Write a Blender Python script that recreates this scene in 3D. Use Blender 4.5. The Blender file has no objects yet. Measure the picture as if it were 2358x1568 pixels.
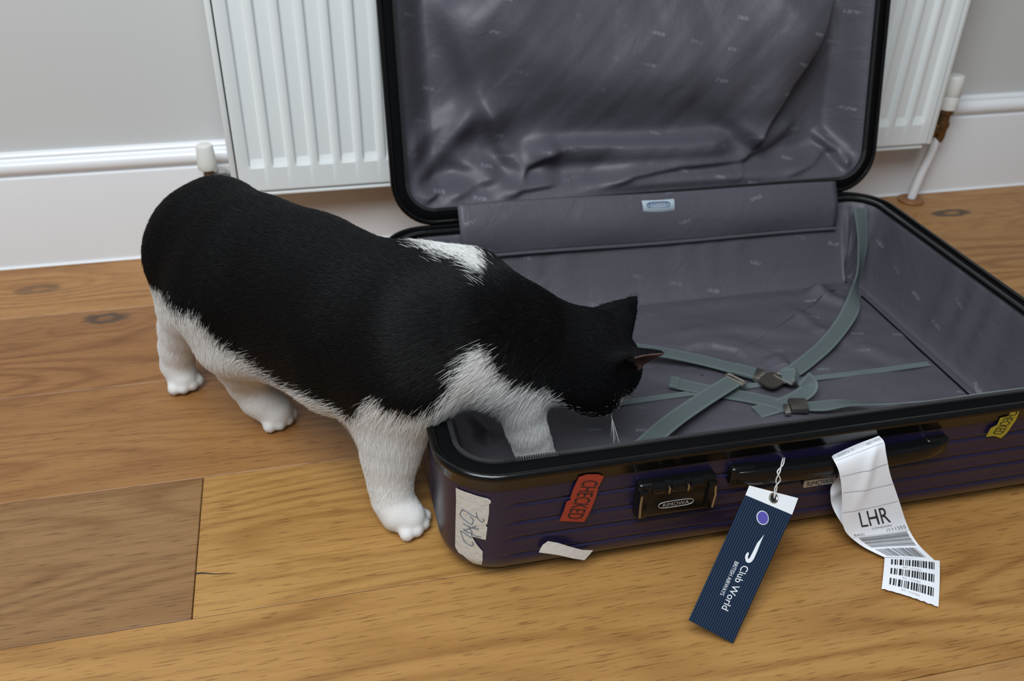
import bpy, bmesh, math, random
import numpy as np
from mathutils import Vector, Matrix

random.seed(7); rng = np.random.default_rng(7)
scene = bpy.context.scene
COL = scene.collection

# ------------------------------------------------------------------ camera
FPX, PITCH, ROLL, YAW, CAM_H = 2090.7, .56838, .02235, .23951, .689      # focal length in pixels of the 2358 x 1568 frame
def cam_axes():
    cp, sp, cy, sy = math.cos(PITCH), math.sin(PITCH), math.cos(YAW), math.sin(YAW)
    f = np.array([sy * cp, cy * cp, -sp]); r = np.array([cy, -sy, 0.]); u = np.cross(r, f)
    c, s = math.cos(ROLL), math.sin(ROLL)
    return c * r + s * u, -s * r + c * u, f
CR, CU, CF = cam_axes()
CAM = np.array([0, 0, CAM_H])
cam_d = bpy.data.cameras.new('camera'); cam_o = bpy.data.objects.new('camera', cam_d); COL.objects.link(cam_o)
cam_d.sensor_width = 36.; cam_d.lens = FPX / 2358 * 36.
cam_o.matrix_world = Matrix(((CR[0], CU[0], -CF[0], 0), (CR[1], CU[1], -CF[1], 0), (CR[2], CU[2], -CF[2], CAM_H), (0, 0, 0, 1)))
cam_d.clip_start = .02
cam_d.dof.use_dof = True; cam_d.dof.focus_distance = .90; cam_d.dof.aperture_fstop = 6.3
scene.camera = cam_o

# ------------------------------------------------------------------ light
scene.view_settings.view_transform = 'Standard'; scene.view_settings.look = 'None'
scene.view_settings.gamma = 1.; scene.view_settings.use_curve_mapping = False
scene.view_settings.exposure = 0.02
world = bpy.data.worlds.new('room_light'); scene.world = world; world.use_nodes = True
wb = world.node_tree.nodes['Background']; wb.inputs[0].default_value = (.86, .92, 1.0, 1); wb.inputs[1].default_value = .14
def area(name, loc, target, sx, sy, power, col):
    d = bpy.data.lights.new(name, 'AREA'); d.shape = 'RECTANGLE'; d.size = sx; d.size_y = sy; d.energy = power; d.color = col
    o = bpy.data.objects.new(name, d); COL.objects.link(o); o.location = loc
    o.rotation_euler = (Vector(target) - Vector(loc)).to_track_quat('-Z', 'Y').to_euler()
    return o
area('window_daylight', (-.55, -.35, 2.30), (.25, .95, .10), 1.6, 1.4, 80, (.90, .96, 1.0))

# ------------------------------------------------------------------ pixel helpers: a pixel gives a direction, the surface it lies on gives the distance
def ray(px):
    px = np.asarray(px, float)
    return CF + (px[..., 0:1] - 1179.) / FPX * CR + (784. - px[..., 1:2]) / FPX * CU
def floor_pt(px, z=0.):
    d = ray(px); return CAM + d * ((z - CAM_H) / d[..., 2:3])
def wall_pt(px, y):
    d = ray(px); return CAM + d * (y / d[..., 1:2])
def plane_pt(px, p0, n):
    d = ray(px); return CAM + d * (((np.asarray(p0) - CAM) @ n) / (d @ n)[..., None])
def project(P):
    d = np.asarray(P, float) - CAM; z = d @ CF
    return np.stack([1179. + FPX * (d @ CR) / z, 784. - FPX * (d @ CU) / z], -1)

# ------------------------------------------------------------------ object helpers
def origin(o):
    v = np.zeros(3)
    while o is not None:
        v += np.array(o.location); o = o.parent
    return v
def tag(o, label=None, cat=None, group=None, kind=None):
    if label: o['label'] = label
    if cat: o['category'] = cat
    if group: o['group'] = group
    if kind: o['kind'] = kind
    return o
def empty(name, loc, label=None, cat=None):
    o = bpy.data.objects.new(name, None); COL.objects.link(o); o.location = loc; o.empty_display_size = .05
    return tag(o, label, cat)
def mesh_obj(name, V, F, mat, parent=None, smooth=True, uv=None, fix=False, label=None, kind=None):
    V = np.asarray(V, float) - origin(parent)
    me = bpy.data.meshes.new(name)
    me.from_pydata(V.tolist(), [], [tuple(int(i) for i in f) for f in F]); me.update()
    if fix:
        bm = bmesh.new(); bm.from_mesh(me); bmesh.ops.recalc_face_normals(bm, faces=bm.faces); bm.to_mesh(me); bm.free()
    if smooth: me.polygons.foreach_set('use_smooth', [True] * len(me.polygons))
    if uv is not None:
        l = me.uv_layers.new(name='UVMap'); vi = np.zeros(len(me.loops), int); me.loops.foreach_get('vertex_index', vi)
        l.data.foreach_set('uv', np.asarray(uv, float)[vi].ravel())
    me.materials.append(mat)
    o = bpy.data.objects.new(name, me); COL.objects.link(o); o.parent = parent
    return tag(o, label, kind=kind)
def auto_smooth(o, deg=35):
    me = o.data; bm = bmesh.new(); bm.from_mesh(me)
    for e in bm.edges: e.smooth = not (len(e.link_faces) == 2 and e.calc_face_angle(0) > math.radians(deg))
    bm.to_mesh(me); bm.free(); return o
def grid_faces(nu, nv, cu=False, cv=False):
    F = []
    for i in range(nu if cu else nu - 1):
        for j in range(nv if cv else nv - 1):
            a = i * nv + j; b = ((i + 1) % nu) * nv + j; c = ((i + 1) % nu) * nv + (j + 1) % nv; d = i * nv + (j + 1) % nv
            F.append((a, b, c, d))
    return F
class MB:
    """collects closed shapes of ONE part"""
    def __init__(s): s.V = []; s.F = []
    def add(s, V, F):
        k = len(s.V); s.V += [list(v) for v in V]; s.F += [tuple(i + k for i in f) for f in F]; return s
    def box(s, c, half, bev=.002, R=None, seg=2):
        bm = bmesh.new(); bmesh.ops.create_cube(bm, size=2.)
        for v in bm.verts: v.co = Vector((v.co.x * half[0], v.co.y * half[1], v.co.z * half[2]))
        if bev: bmesh.ops.bevel(bm, geom=bm.edges[:], offset=bev, segments=seg, affect='EDGES', profile=.5)
        bm.verts.index_update()
        V = np.array([v.co[:] for v in bm.verts]); F = [[v.index for v in f.verts] for f in bm.faces]; bm.free()
        if R is not None: V = V @ np.asarray(R).T
        return s.add(V + np.asarray(c), F)
    def tube(s, P, r, n=10, closed=False, flat=None):
        P = np.asarray(P, float); m = len(P); r = np.broadcast_to(np.asarray(r, float), (m,))
        V = []; prev = None
        for i in range(m):
            a = P[(i - 1) % m] if (closed or i) else P[0]; b = P[(i + 1) % m] if (closed or i < m - 1) else P[-1]
            t = b - a; t /= np.linalg.norm(t) + 1e-12
            if prev is None:
                u = np.cross(t, [0, 0, 1.]); u = u if np.linalg.norm(u) > 1e-3 else np.cross(t, [1., 0, 0])
            else: u = prev - t * (prev @ t)
            u /= np.linalg.norm(u); w = np.cross(t, u); prev = u
            for k in range(n):
                an = 2 * math.pi * k / n; V.append(P[i] + r[i] * (math.cos(an) * u + math.sin(an) * w))
        F = grid_faces(m, n, closed, True)
        if not closed: F += [tuple(range(n))[::-1], tuple(range((m - 1) * n, m * n))]
        return s.add(V, F)
    def lathe(s, c, axis, prof, n=24):
        c = np.asarray(c, float); ax = np.asarray(axis, float); ax /= np.linalg.norm(ax)
        u = np.cross(ax, [0, 0, 1.]); u = u if np.linalg.norm(u) > 1e-3 else np.array([1., 0, 0]); u /= np.linalg.norm(u); w = np.cross(ax, u)
        V = []
        for h, r in prof:
            for k in range(n):
                a = 2 * math.pi * k / n; V.append(c + ax * h + r * (math.cos(a) * u + math.sin(a) * w))
        F = grid_faces(len(prof), n, False, True) + [tuple(range(n)), tuple(range((len(prof) - 1) * n, len(prof) * n))]
        return s.add(V, F)
    def build(s, name, mat, parent=None, label=None, kind=None, sharp=40):
        o = mesh_obj(name, s.V, s.F, mat, parent, True, None, True, label, kind)
        if sharp: auto_smooth(o, sharp)
        return o
def spline(P, n):
    """Catmull-Rom through the rows of P, n samples"""
    P = np.asarray(P, float); Q = np.vstack([2 * P[0] - P[1], P, 2 * P[-1] - P[-2]])
    out = []
    for x in np.linspace(0, len(P) - 1, n):
        i = min(int(x), len(P) - 2); t = x - i; a, b, c, d = Q[i:i + 4]
        out.append(.5 * (2 * b + (c - a) * t + (2 * a - 5 * b + 4 * c - d) * t * t + (3 * b - a - 3 * c + d) * t ** 3))
    return np.array(out)

# ------------------------------------------------------------------ materials
def mat(name, col, rough=.5, metal=0., spec=.5, bump=None, coat=0., sheen=0., coatr=.1):
    m = bpy.data.materials.new(name); m.use_nodes = True; nt = m.node_tree; b = nt.nodes['Principled BSDF']
    b.inputs['Base Color'].default_value = (*col, 1); b.inputs['Roughness'].default_value = rough; b.inputs['Metallic'].default_value = metal
    b.inputs['Specular IOR Level'].default_value = spec; b.inputs['Coat Weight'].default_value = coat; b.inputs['Coat Roughness'].default_value = coatr
    b.inputs['Sheen Weight'].default_value = sheen
    if bump:
        sc, st, dist = bump
        tc = nt.nodes.new('ShaderNodeTexCoord'); nz = nt.nodes.new('ShaderNodeTexNoise'); nz.inputs['Scale'].default_value = sc; nz.inputs['Detail'].default_value = 3
        bp = nt.nodes.new('ShaderNodeBump'); bp.inputs['Strength'].default_value = st; bp.inputs['Distance'].default_value = dist
        nt.links.new(tc.outputs['Object'], nz.inputs['Vector']); nt.links.new(nz.outputs['Fac'], bp.inputs['Height']); nt.links.new(bp.outputs['Normal'], b.inputs['Normal'])
    return m
class NT:
    def __init__(s, m): s.nt = m.node_tree; s.b = s.nt.nodes['Principled BSDF']
    def n(s, t, **k):
        x = s.nt.nodes.new('ShaderNode' + t)
        for a, v in k.items(): setattr(x, a, v)
        return x
    def l(s, a, b): s.nt.links.new(a, b)
    def math(s, op, a, b=None, c=None, clamp=False):
        x = s.n('Math', operation=op); x.use_clamp = clamp
        for i, v in enumerate((a, b, c)):
            if v is None: continue
            if isinstance(v, (int, float)): x.inputs[i].default_value = v
            else: s.l(v, x.inputs[i])
        return x.outputs[0]
    def vmath(s, op, a, b=None):
        x = s.n('VectorMath', operation=op)
        for i, v in enumerate((a, b)):
            if v is None: continue
            if isinstance(v, tuple): x.inputs[i].default_value = v
            else: s.l(v, x.inputs[i])
        return x.outputs[1] if op in ('LENGTH', 'DOT_PRODUCT', 'DISTANCE') else x.outputs[0]
    def noise(s, vec, scale, detail=3, rough=.5, dist=0.):
        x = s.n('TexNoise'); x.inputs['Scale'].default_value = scale; x.inputs['Detail'].default_value = detail
        x.inputs['Roughness'].default_value = rough; x.inputs['Distortion'].default_value = dist
        s.l(vec, x.inputs['Vector']); return x.outputs['Fac']
    def ramp(s, fac, lo, hi):
        x = s.n('MapRange'); x.interpolation_type = 'SMOOTHSTEP'; s.l(fac, x.inputs[0]); x.inputs[1].default_value = lo; x.inputs[2].default_value = hi
        return x.outputs[0]
    def mix(s, fac, a, b, mode='MIX'):
        x = s.n('Mix', data_type='RGBA', blend_type=mode)
        for i, v in ((0, fac), (6, a), (7, b)):
            if isinstance(v, (int, float)): x.inputs[i].default_value = v
            elif isinstance(v, tuple): x.inputs[i].default_value = (*v, 1)
            else: s.l(v, x.inputs[i])
        return x.outputs[2]

def wood_material():
    m = mat('oiled_oak', (.4, .22, .08), .42, spec=.4); g = NT(m)
    tc = g.n('TexCoord').outputs['Object']; oi = g.n('ObjectInfo').outputs['Random']
    off = g.n('CombineXYZ'); g.l(g.math('MULTIPLY', oi, 37.), off.inputs[0]); g.l(g.math('MULTIPLY', oi, 91.), off.inputs[1]); g.l(g.math('MULTIPLY', oi, 13.), off.inputs[2])
    p = g.vmath('ADD', tc, off.outputs[0])
    # knots bend the grain round them: object property 'knot' = (x, y, strength) in the plank's own metres
    kn = g.n('Attribute', attribute_type='OBJECT', attribute_name='knot').outputs['Vector']
    sx = g.n('SeparateXYZ'); g.l(kn, sx.inputs[0])
    kc = g.n('CombineXYZ'); g.l(sx.outputs[0], kc.inputs[0]); g.l(sx.outputs[1], kc.inputs[1])
    d = g.vmath('SUBTRACT', tc, kc.outputs[0]); d = g.vmath('MULTIPLY', d, (1., 2.3, 0.))
    wob = g.math('MULTIPLY', g.math('SUBTRACT', g.noise(p, 34., 3), .5), .034)
    kd = g.math('ADD', g.vmath('LENGTH', d), wob)
    near = g.math('MULTIPLY', g.math('SUBTRACT', 1., g.ramp(kd, .012, .13)), sx.outputs[2])
    # cathedral figure: contour lines of a field stretched along the plank
    q = g.vmath('MULTIPLY', p, (1.15, 6.5, 0.))
    fld = g.noise(q, 1., 1.2, .35)
    fld = g.math('ADD', fld, g.math('MULTIPLY', near, .16))
    fine = g.noise(g.vmath('MULTIPLY', p, (7., 60., 0.)), 1., 3)
    ph = g.math('ADD', g.math('MULTIPLY', fld, 118.), g.math('MULTIPLY', fine, 2.4))
    lines = g.math('ADD', g.math('MULTIPLY', g.math('SINE', ph), .5), .5)
    lines = g.math('POWER', lines, 2.2)
    band = g.ramp(g.noise(g.vmath('MULTIPLY', p, (1.6, 9., 0.)), 1., 3), .32, .68)
    broad = g.noise(g.vmath('MULTIPLY', p, (2.2, 26., 0.)), 1., 4, .6)
    pores = g.ramp(g.noise(g.vmath('MULTIPLY', p, (34., 520., 0.)), 1., 2), .57, .68)
    streak = g.noise(g.vmath('MULTIPLY', p, (5., 170., 0.)), 1., 3, .6)
    blotch = g.noise(g.vmath('MULTIPLY', p, (1.4, 5., 0.)), 1., 2)
    tone = g.n('Attribute', attribute_type='OBJECT', attribute_name='tone').outputs['Color']
    c = g.mix(g.math('MULTIPLY', g.math('MULTIPLY', lines, .62), g.math('ADD', g.math('MULTIPLY', band, .75), .25)), tone, (.50, .36, .22), 'MULTIPLY')
    c = g.mix(g.math('MULTIPLY', g.ramp(broad, .42, .72), .34), c, (.60, .47, .33), 'MULTIPLY')
    c = g.mix(g.math('MULTIPLY', g.ramp(streak, .45, .70), .34), c, (.55, .45, .36), 'MULTIPLY')
    c = g.mix(g.math('MULTIPLY', pores, .62), c, (.42, .32, .24), 'MULTIPLY')
    c = g.mix(g.math('MULTIPLY', g.ramp(blotch, .35, .7), .28), c, (.74, .62, .52), 'MULTIPLY')
    ringm = g.math('SUBTRACT', 1., g.ramp(g.math('ABSOLUTE', g.math('SUBTRACT', kd, .024)), .004, .017))
    core = g.math('SUBTRACT', 1., g.ramp(kd, .004, .03))
    km = g.math('MULTIPLY', g.math('ADD', g.math('MULTIPLY', ringm, .85), g.math('MULTIPLY', core, .35), clamp=True), g.math('MULTIPLY', sx.outputs[2], g.ramp(g.noise(g.vmath('MULTIPLY', p, (30., 75., 0.)), 1., 3), .12, .42)))
    c = g.mix(km, c, (.045, .028, .016))
    g.l(c, g.b.inputs['Base Color'])
    g.l(g.math('ADD', .36, g.math('MULTIPLY', broad, .16)), g.b.inputs['Roughness'])
    bp = g.n('Bump'); bp.inputs['Strength'].default_value = .25; bp.inputs['Distance'].default_value = .0006
    g.l(g.math('SUBTRACT', streak, g.math('MULTIPLY', pores, .8)), bp.inputs['Height']); g.l(bp.outputs[0], g.b.inputs['Normal'])
    return m
def lining_material():
    m = mat('grey_lining', (.105, .10, .115), .48, spec=.38); g = NT(m)
    uv = g.n('UVMap').outputs[0]
    mp = g.n('Mapping'); mp.inputs['Rotation'].default_value = (0, 0, .30); mp.inputs['Scale'].default_value = (17., 23., 1.); g.l(uv, mp.inputs[0])
    fr = g.n('SeparateXYZ'); g.l(g.vmath('FRACTION', mp.outputs[0]), fr.inputs[0])
    # rows of small woven marks
    a = g.math('LESS_THAN', g.math('ABSOLUTE', g.math('SUBTRACT', fr.outputs[0], .5)), .16)
    b = g.math('LESS_THAN', g.math('ABSOLUTE', g.math('SUBTRACT', fr.outputs[1], .5)), .055)
    gap = g.ramp(g.noise(g.vmath('MULTIPLY', uv, (300., 120., 1.)), 1., 1), .36, .50)
    rare = g.ramp(g.noise(uv, 11., 1), .46, .66)
    mk = g.math('MULTIPLY', g.math('MULTIPLY', a, b), g.math('MULTIPLY', gap, rare))
    tint = g.noise(uv, 6., 3)
    c = g.mix(tint, (.066, .064, .078), (.086, .081, .099))
    c = g.mix(g.math('MULTIPLY', mk, .30), c, (.30, .32, .36))
    g.l(c, g.b.inputs['Base Color'])
    wv = g.noise(g.vmath('MULTIPLY', uv, (1400., 1400., 1.)), 1., 1)
    wr = g.noise(uv, 22., 4, .55, .6)
    bp = g.n('Bump'); bp.inputs['Strength'].default_value = .55; bp.inputs['Distance'].default_value = .0035
    g.l(g.math('ADD', wr, g.math('MULTIPLY', wv, .05)), bp.inputs['Height']); g.l(bp.outputs[0], g.b.inputs['Normal'])
    return m
def web_material():
    m = mat('grey_green_webbing', (.12, .155, .155), .55, spec=.35); g = NT(m)
    uv = g.n('UVMap').outputs[0]; s = g.n('SeparateXYZ'); g.l(uv, s.inputs[0])
    w = g.math('SINE', g.math('MULTIPLY', s.outputs[0], 5200.)); e = g.math('ABSOLUTE', g.math('SUBTRACT', s.outputs[1], .5))
    edge = g.ramp(e, .34, .42)
    c = g.mix(edge, (.092, .118, .120), (.128, .160, .160))
    c = g.mix(g.math('MULTIPLY', g.noise(uv, 60., 2), .35), c, (.09, .11, .115)); g.l(c, g.b.inputs['Base Color'])
    bp = g.n('Bump'); bp.inputs['Strength'].default_value = .3; bp.inputs['Distance'].default_value = .0004; g.l(w, bp.inputs['Height']); g.l(bp.outputs[0], g.b.inputs['Normal'])
    return m
def shell_material():
    m = mat('navy_polycarbonate', (.012, .011, .040), .34, spec=.5, coat=.25, coatr=.25); g = NT(m)
    tc = g.n('TexCoord').outputs['Object']
    sc = g.ramp(g.noise(g.vmath('MULTIPLY', tc, (3., 3., 260.)), 1., 4, .7), .56, .80)
    bl = g.noise(tc, 14., 3)
    c = g.mix(bl, (.006, .006, .030), (.013, .010, .038)); c = g.mix(g.math('MULTIPLY', sc, .30), c, (.040, .032, .060)); g.l(c, g.b.inputs['Base Color'])
    g.l(g.math('ADD', .28, g.math('MULTIPLY', bl, .18)), g.b.inputs['Roughness'])
    return m
def tag_material():
    m = mat('striped_card', (.02, .04, .09), .28, spec=.5); g = NT(m)
    s = g.n('SeparateXYZ'); g.l(g.n('UVMap').outputs[0], s.inputs[0])
    st = g.math('SINE', g.math('MULTIPLY', s.outputs[0], 2 * math.pi * 21.))
    c = g.mix(g.ramp(st, -.5, .5), (.005, .010, .024), (.022, .046, .092)); g.l(c, g.b.inputs['Base Color']); return m
M = dict(
    wood=wood_material(), lining=lining_material(), web=web_material(), shell=shell_material(), card=tag_material(),
    wall=mat('matt_grey_paint', (.57, .57, .562), .75, spec=.25, bump=(240, .12, .001)),
    gloss=mat('white_gloss_wood_paint', (.80, .81, .83), .32, spec=.5),
    enamel=mat('white_radiator_enamel', (.80, .83, .83), .28, spec=.5),
    sub=mat('dark_subfloor', (.05, .032, .018), .9),
    rubber=mat('black_rubber', (.003, .003, .003), .22, spec=.45),
    tape=mat('black_zip_tape', (.0035, .0035, .004), .75, spec=.05, bump=(900, .5, .0006)),
    teeth=mat('black_zip_teeth', (.055, .055, .058), .18, spec=1., metal=.4),
    gloss_black=mat('glossy_black_plastic', (.0045, .0045, .0045), .2, spec=.35, bump=(60, .08, .001)),
    worn_edge=mat('worn_silver_edge', (.42, .36, .27), .35, metal=.9),
    steel=mat('nickel_metal', (.46, .43, .38), .3, metal=1.),
    darkmetal=mat('dark_bronze_metal', (.13, .115, .105), .38, metal=.8),
    chrome=mat('chrome', (.62, .62, .62), .12, metal=1.), brass=mat('tarnished_brass', (.26, .17, .09), .4, metal=1.),
    plastic=mat('white_plastic', (.74, .74, .70), .4), terracotta=mat('brown_wood_ring', (.27, .12, .04), .5),
    paper=mat('thermal_paper', (.80, .81, .85), .5, spec=.3, bump=(70, .12, .002)), sticker=mat('white_sticker_paper', (.70, .69, .67), .55, bump=(140, .35, .0015)),
    oldsticker=mat('dirty_sticker_paper', (.56, .54, .50), .6, bump=(160, .5, .002)),
    red=mat('red_sticker', (.30, .035, .020), .42), yellow=mat('yellow_sticker', (.34, .27, .02), .45),
    ink=mat('black_ink', (.012, .012, .014), .5), greyink=mat('grey_ink', (.16, .16, .17), .5), faintink=mat('faint_ink', (.42, .42, .44), .5),
    pen=mat('blue_grey_pen', (.10, .13, .16), .5), white=mat('white_print', (.82, .84, .87), .35), blueink=mat('blue_print', (.10, .16, .36), .5),
    silverp=mat('silver_print', (.55, .54, .52), .35, metal=.4), disc=mat('violet_foil', (.14, .12, .52), .25, metal=.3),
    label=mat('woven_label', (.50, .58, .64), .55), string=mat('white_string', (.75, .75, .75), .5), brownstone=mat('badge_plate', (.10, .085, .08), .35, metal=.5),
    nosem=mat('pink_nose', (.35, .16, .13), .45), eyem=mat('green_eye', (.20, .26, .06), .06, coat=1.), pupil=mat('pupil', (.003, .003, .003), .05),
    whisk=mat('white_whisker', (.8, .8, .8), .35), earskin=mat('ear_skin', (.16, .095, .075), .6),
)

# ------------------------------------------------------------------ room
WALL_Y = 1.4246
def room():
    w = mesh_obj('wall_back', [(-3, WALL_Y, -.02), (4, WALL_Y, -.02), (4, WALL_Y, 2.6), (-3, WALL_Y, 2.6), (-3, WALL_Y + .1, -.02), (4, WALL_Y + .1, -.02), (4, WALL_Y + .1, 2.6), (-3, WALL_Y + .1, 2.6)],
                 [(0, 1, 2, 3), (5, 4, 7, 6), (3, 2, 6, 7), (4, 0, 3, 7), (1, 5, 6, 2), (4, 5, 1, 0)], M['wall'], smooth=False)
    tag(w, 'plain pale grey painted wall behind the radiator', kind='structure')
    # torus skirting board: (distance from wall, height)
    prof = [(.000, 0), (.019, 0), (.019, .1435), (.0185, .1465), (.0165, .1475), (.0135, .1478), (.0135, .1515)]
    for a in np.linspace(-75, 90, 10): prof.append((.0135 + .0075 * math.cos(math.radians(a)), .1620 + .0105 * math.sin(math.radians(a))))
    prof += [(.0105, .1730), (.0095, .1745), (.0095, .1785), (.007, .1815), (.002, .1830), (.000, .1830)]
    V = []; n = len(prof)
    for x in (-3., 4.):
        for d, z in prof: V.append((x, WALL_Y - d, z + .0005))
    F = [(i, (i + 1) % n, n + (i + 1) % n, n + i) for i in range(n)] + [tuple(range(n))[::-1], tuple(range(n, 2 * n))]
    o = mesh_obj('baseboard_back', V, F, M['gloss'], smooth=True, fix=True); auto_smooth(o, 30)
    tag(o, 'tall white skirting board with a rounded top moulding', kind='structure')
    mb = MB().tube([(-3, WALL_Y - .0200, .0015), (4, WALL_Y - .0200, .0015)], .0026, 6)
    mb.build('caulk_line', M['gloss'], o)
    # floor: sub floor slab and every plank on it
    fl = mesh_obj('floor', [(-3, -1.2, -.03), (4, -1.2, -.03), (4, WALL_Y, -.03), (-3, WALL_Y, -.03), (-3, -1.2, -.0125), (4, -1.2, -.0125), (4, WALL_Y, -.0125), (-3, WALL_Y, -.0125)],
                  [(3, 2, 1, 0), (4, 5, 6, 7), (0, 1, 5, 4), (1, 2, 6, 5), (2, 3, 7, 6), (3, 0, 4, 7)], M['sub'], smooth=False)
    tag(fl, 'oak plank floor with wide honey coloured boards', kind='structure')
    pw = .2049; ys = [1.4516 - pw * i for i in range(9)]
    seams = {0: [.20], 1: [-1.0, 1.05], 2: [-1.3, .62], 3: [-.151, 1.72], 4: [-.75, 1.15], 5: [.4], 6: [-.4], 7: [.8]}
    tones = {(0, 0): (.43, .22, .072), (0, 1): (.43, .225, .075), (1, 0): (.37, .19, .075), (1, 1): (.31, .142, .045), (1, 2): (.40, .21, .07), (2, 0): (.34, .185, .07), (2, 1): (.33, .160, .052),
             (2, 2): (.40, .22, .08), (3, 0): (.285, .155, .062), (3, 1): (.45, .248, .075), (3, 2): (.42, .23, .08), (4, 0): (.33, .18, .062), (4, 1): (.42, .222, .068), (4, 2): (.42, .23, .08)}
    knots = {(0, 0): (-.415, 1.331, .55), (0, 1): (1.151, 1.315, 1.), (1, 1): (-.305, 1.222, .9)}
    for r in range(8):
        y1, y0 = ys[r], ys[r + 1]; y1 = min(y1, WALL_Y - .010)
        xs = [-2.6] + seams[r] + [3.6]
        for i in range(len(xs) - 1):
            g = .0004; x0, x1 = xs[i] + g, xs[i + 1] - g
            cx, cy = (x0 + x1) / 2, (y0 + y1) / 2
            mb = MB().box((0, 0, -.006), ((x1 - x0) / 2, (y1 - y0) / 2 - .00035, .006), .0007, seg=1)
            o = mb.build('plank', M['wood'], fl, sharp=20); o.location = (cx, cy, 0)
            t = tones.get((r, i), (.41, .225, .08)); o['tone'] = [float(q) for q in t]
            k = knots.get((r, i)); o['knot'] = [k[0] - cx, k[1] - cy, k[2]] if k else [50., 50., 0.]
            if (r, i) == (3, 1):
                a = floor_pt((449, 1321)); b = floor_pt((545, 1321))
                P = [a + (b - a) * t + np.array([0, .0006 * math.sin(9 * t), 0]) for t in np.linspace(0, 1, 9)]
                V = []; w_ = [.0021, .0019, .0016, .0013, .0011, .0008, .0006, .0004, .0001]
                for q, w in zip(P, w_): V += [q + [0, w / 2, .00025], q - [0, w / 2, -.00025]]
                mesh_obj('crack', V, [(2 * j, 2 * j + 1, 2 * j + 3, 2 * j + 2) for j in range(8)], M['ink'], o, label='short black crack running in from the board end')
room()

# ------------------------------------------------------------------ radiator
def radiator():
    YF = 1.334; x0, x1, z0, z1 = -.1013, 1.071, .1284, .721
    R = empty('radiator', ((x0 + x1) / 2, YF, z0), 'white steel panel radiator with vertical pressed channels on the wall', 'radiator')
    pitch = .03425; nch = int(round((x1 - x0 - .022) / pitch)); pitch = (x1 - x0 - .022) / nch
    xs = [(x0, 0.)]; st = x0 + .011
    for i in range(nch):
        a = st + i * pitch
        xs += [(a + .0050, 0.), (a + .0062, .12), (a + .0082, .9), (a + .0095, 1.), (a + .0270, 1.), (a + .0285, .88), (a + .0318, .12), (a + .0330, 0.)]
    xs.append((x1, 0.))
    zs = [(z0, 0., -.004), (z0 + .004, 0, 0), (z0 + .0385, 0., 0), (z0 + .043, .35, 0), (z0 + .052, 1., 0), (z1 - .052, 1., 0), (z1 - .043, .35, 0), (z1 - .0385, 0., 0), (z1, 0., 0)]
    V = []
    for x, a in xs:
        for z, b, dy in zs: V.append((x, YF + .0062 * min(a, 1) * b - dy * 0 + (.004 if dy else 0), z))
    o = mesh_obj('front_panel', V, grid_faces(len(xs), len(zs)), M['enamel'], R, True, fix=False); auto_smooth(o, 24)
    for x in (x0 - .0062, x1 + .0062):
        MB().box((x, YF + .031, (z0 + z1) / 2 + .002), (.0045, .0325, (z1 - z0) / 2), .002).build('side_panel', M['enamel'], R)
    MB().box(((x0 + x1) / 2, YF + .031, z0 - .0035), ((x1 - x0) / 2 - .004, .0295, .0022), .001).build('bottom_rail', M['enamel'], R)
    MB().box(((x0 + x1) / 2, YF + .056, (z0 + z1) / 2), ((x1 - x0) / 2 - .004, .004, (z1 - z0) / 2 - .01), .001).build('back_panel', M['enamel'], R)
    g = MB()
    for i in range(60):
        g.box((x0 + .02 + i * (x1 - x0 - .04) / 59, YF + .030, z1 - .003), (.004, .026, .002), 0)
    g.build('top_grille', M['enamel'], R)
    # lockshield valve on the near pipe end: cap, body, union nut, tail
    vx, vy = -.146, 1.366
    v = MB().lathe((vx, vy, .128), (0, 0, 1), [(0, .008), (.004, .0105), (.016, .0105), (.020, .008), (.036, .0075), (.038, .0065)], 8).build('lockshield_valve', M['brass'], R)
    MB().lathe((vx, vy, .160), (0, 0, 1), [(0, .0135), (.002, .0145), (.012, .0140), (.034, .0125), (.037, .0115), (.038, .009)], 28).build('valve_cap', M['plastic'], v)
    MB().lathe((vx + .004, vy, .146), (1, 0, 0), [(0, .008), (.008, .008), (.009, .0125), (.022, .0125), (.023, .009), (.030, .009), (.031, .011), (.037, .011)], 8).build('union_nut', M['chrome'], v)
    MB().tube([(vx, vy, .135), (vx, vy, .0)], .0075, 14).build('pipe', M['gloss'], R)
    # thermostatic valve and supply pipe on the other end
    px, py = 1.128, 1.376
    v = MB().lathe((px, py, .118), (0, 0, 1), [(0, .0085), (.010, .0105), (.024, .0105), (.026, .0125), (.036, .0125), (.038, .010), (.050, .010), (.052, .0135), (.060, .0135)], 10).build('thermostatic_valve', M['brass'], R)
    MB().lathe((px - .003, py, .140), (-1, 0, 0), [(0, .008), (.006, .0115), (.015, .0115), (.017, .008), (.024, .008)], 8).build('union_nut', M['brass'], v)
    h = MB().lathe((px, py, .176), (0, 0, 1), [(0, .0125), (.003, .0165), (.024, .0175), (.026, .0165), (.028, .0175), (.058, .0165), (.062, .0145), (.063, .009)], 30).build('valve_head', M['plastic'], v)
    P = spline([(px - .002, py, .125), (px - .006, py + .001, .09), (px - .014, py + .002, .05), (px - .020, py + .003, .0)], 14)
    MB().tube(P, .0078, 16).build('pipe', M['gloss'], R)
    c = empty('pipe_collar', (px - .020, py + .003, 0), 'round brown wooden collar around the white pipe on the floor', 'pipe collar')
    prof = [(.0002, .0100), (.0002, .0240), (.0030, .0240), (.0058, .0215), (.0070, .0170), (.0070, .0100)]
    V = []; n = 32
    for h_, r_ in prof:
        for k in range(n): a = 2 * math.pi * k / n; V.append((px - .020 + r_ * math.cos(a), py + .003 + min(r_ * math.sin(a), .0240), h_))
    mesh_obj('ring', V, grid_faces(len(prof), n, True, True), M['terracotta'], c, True, fix=True)
radiator()

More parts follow.
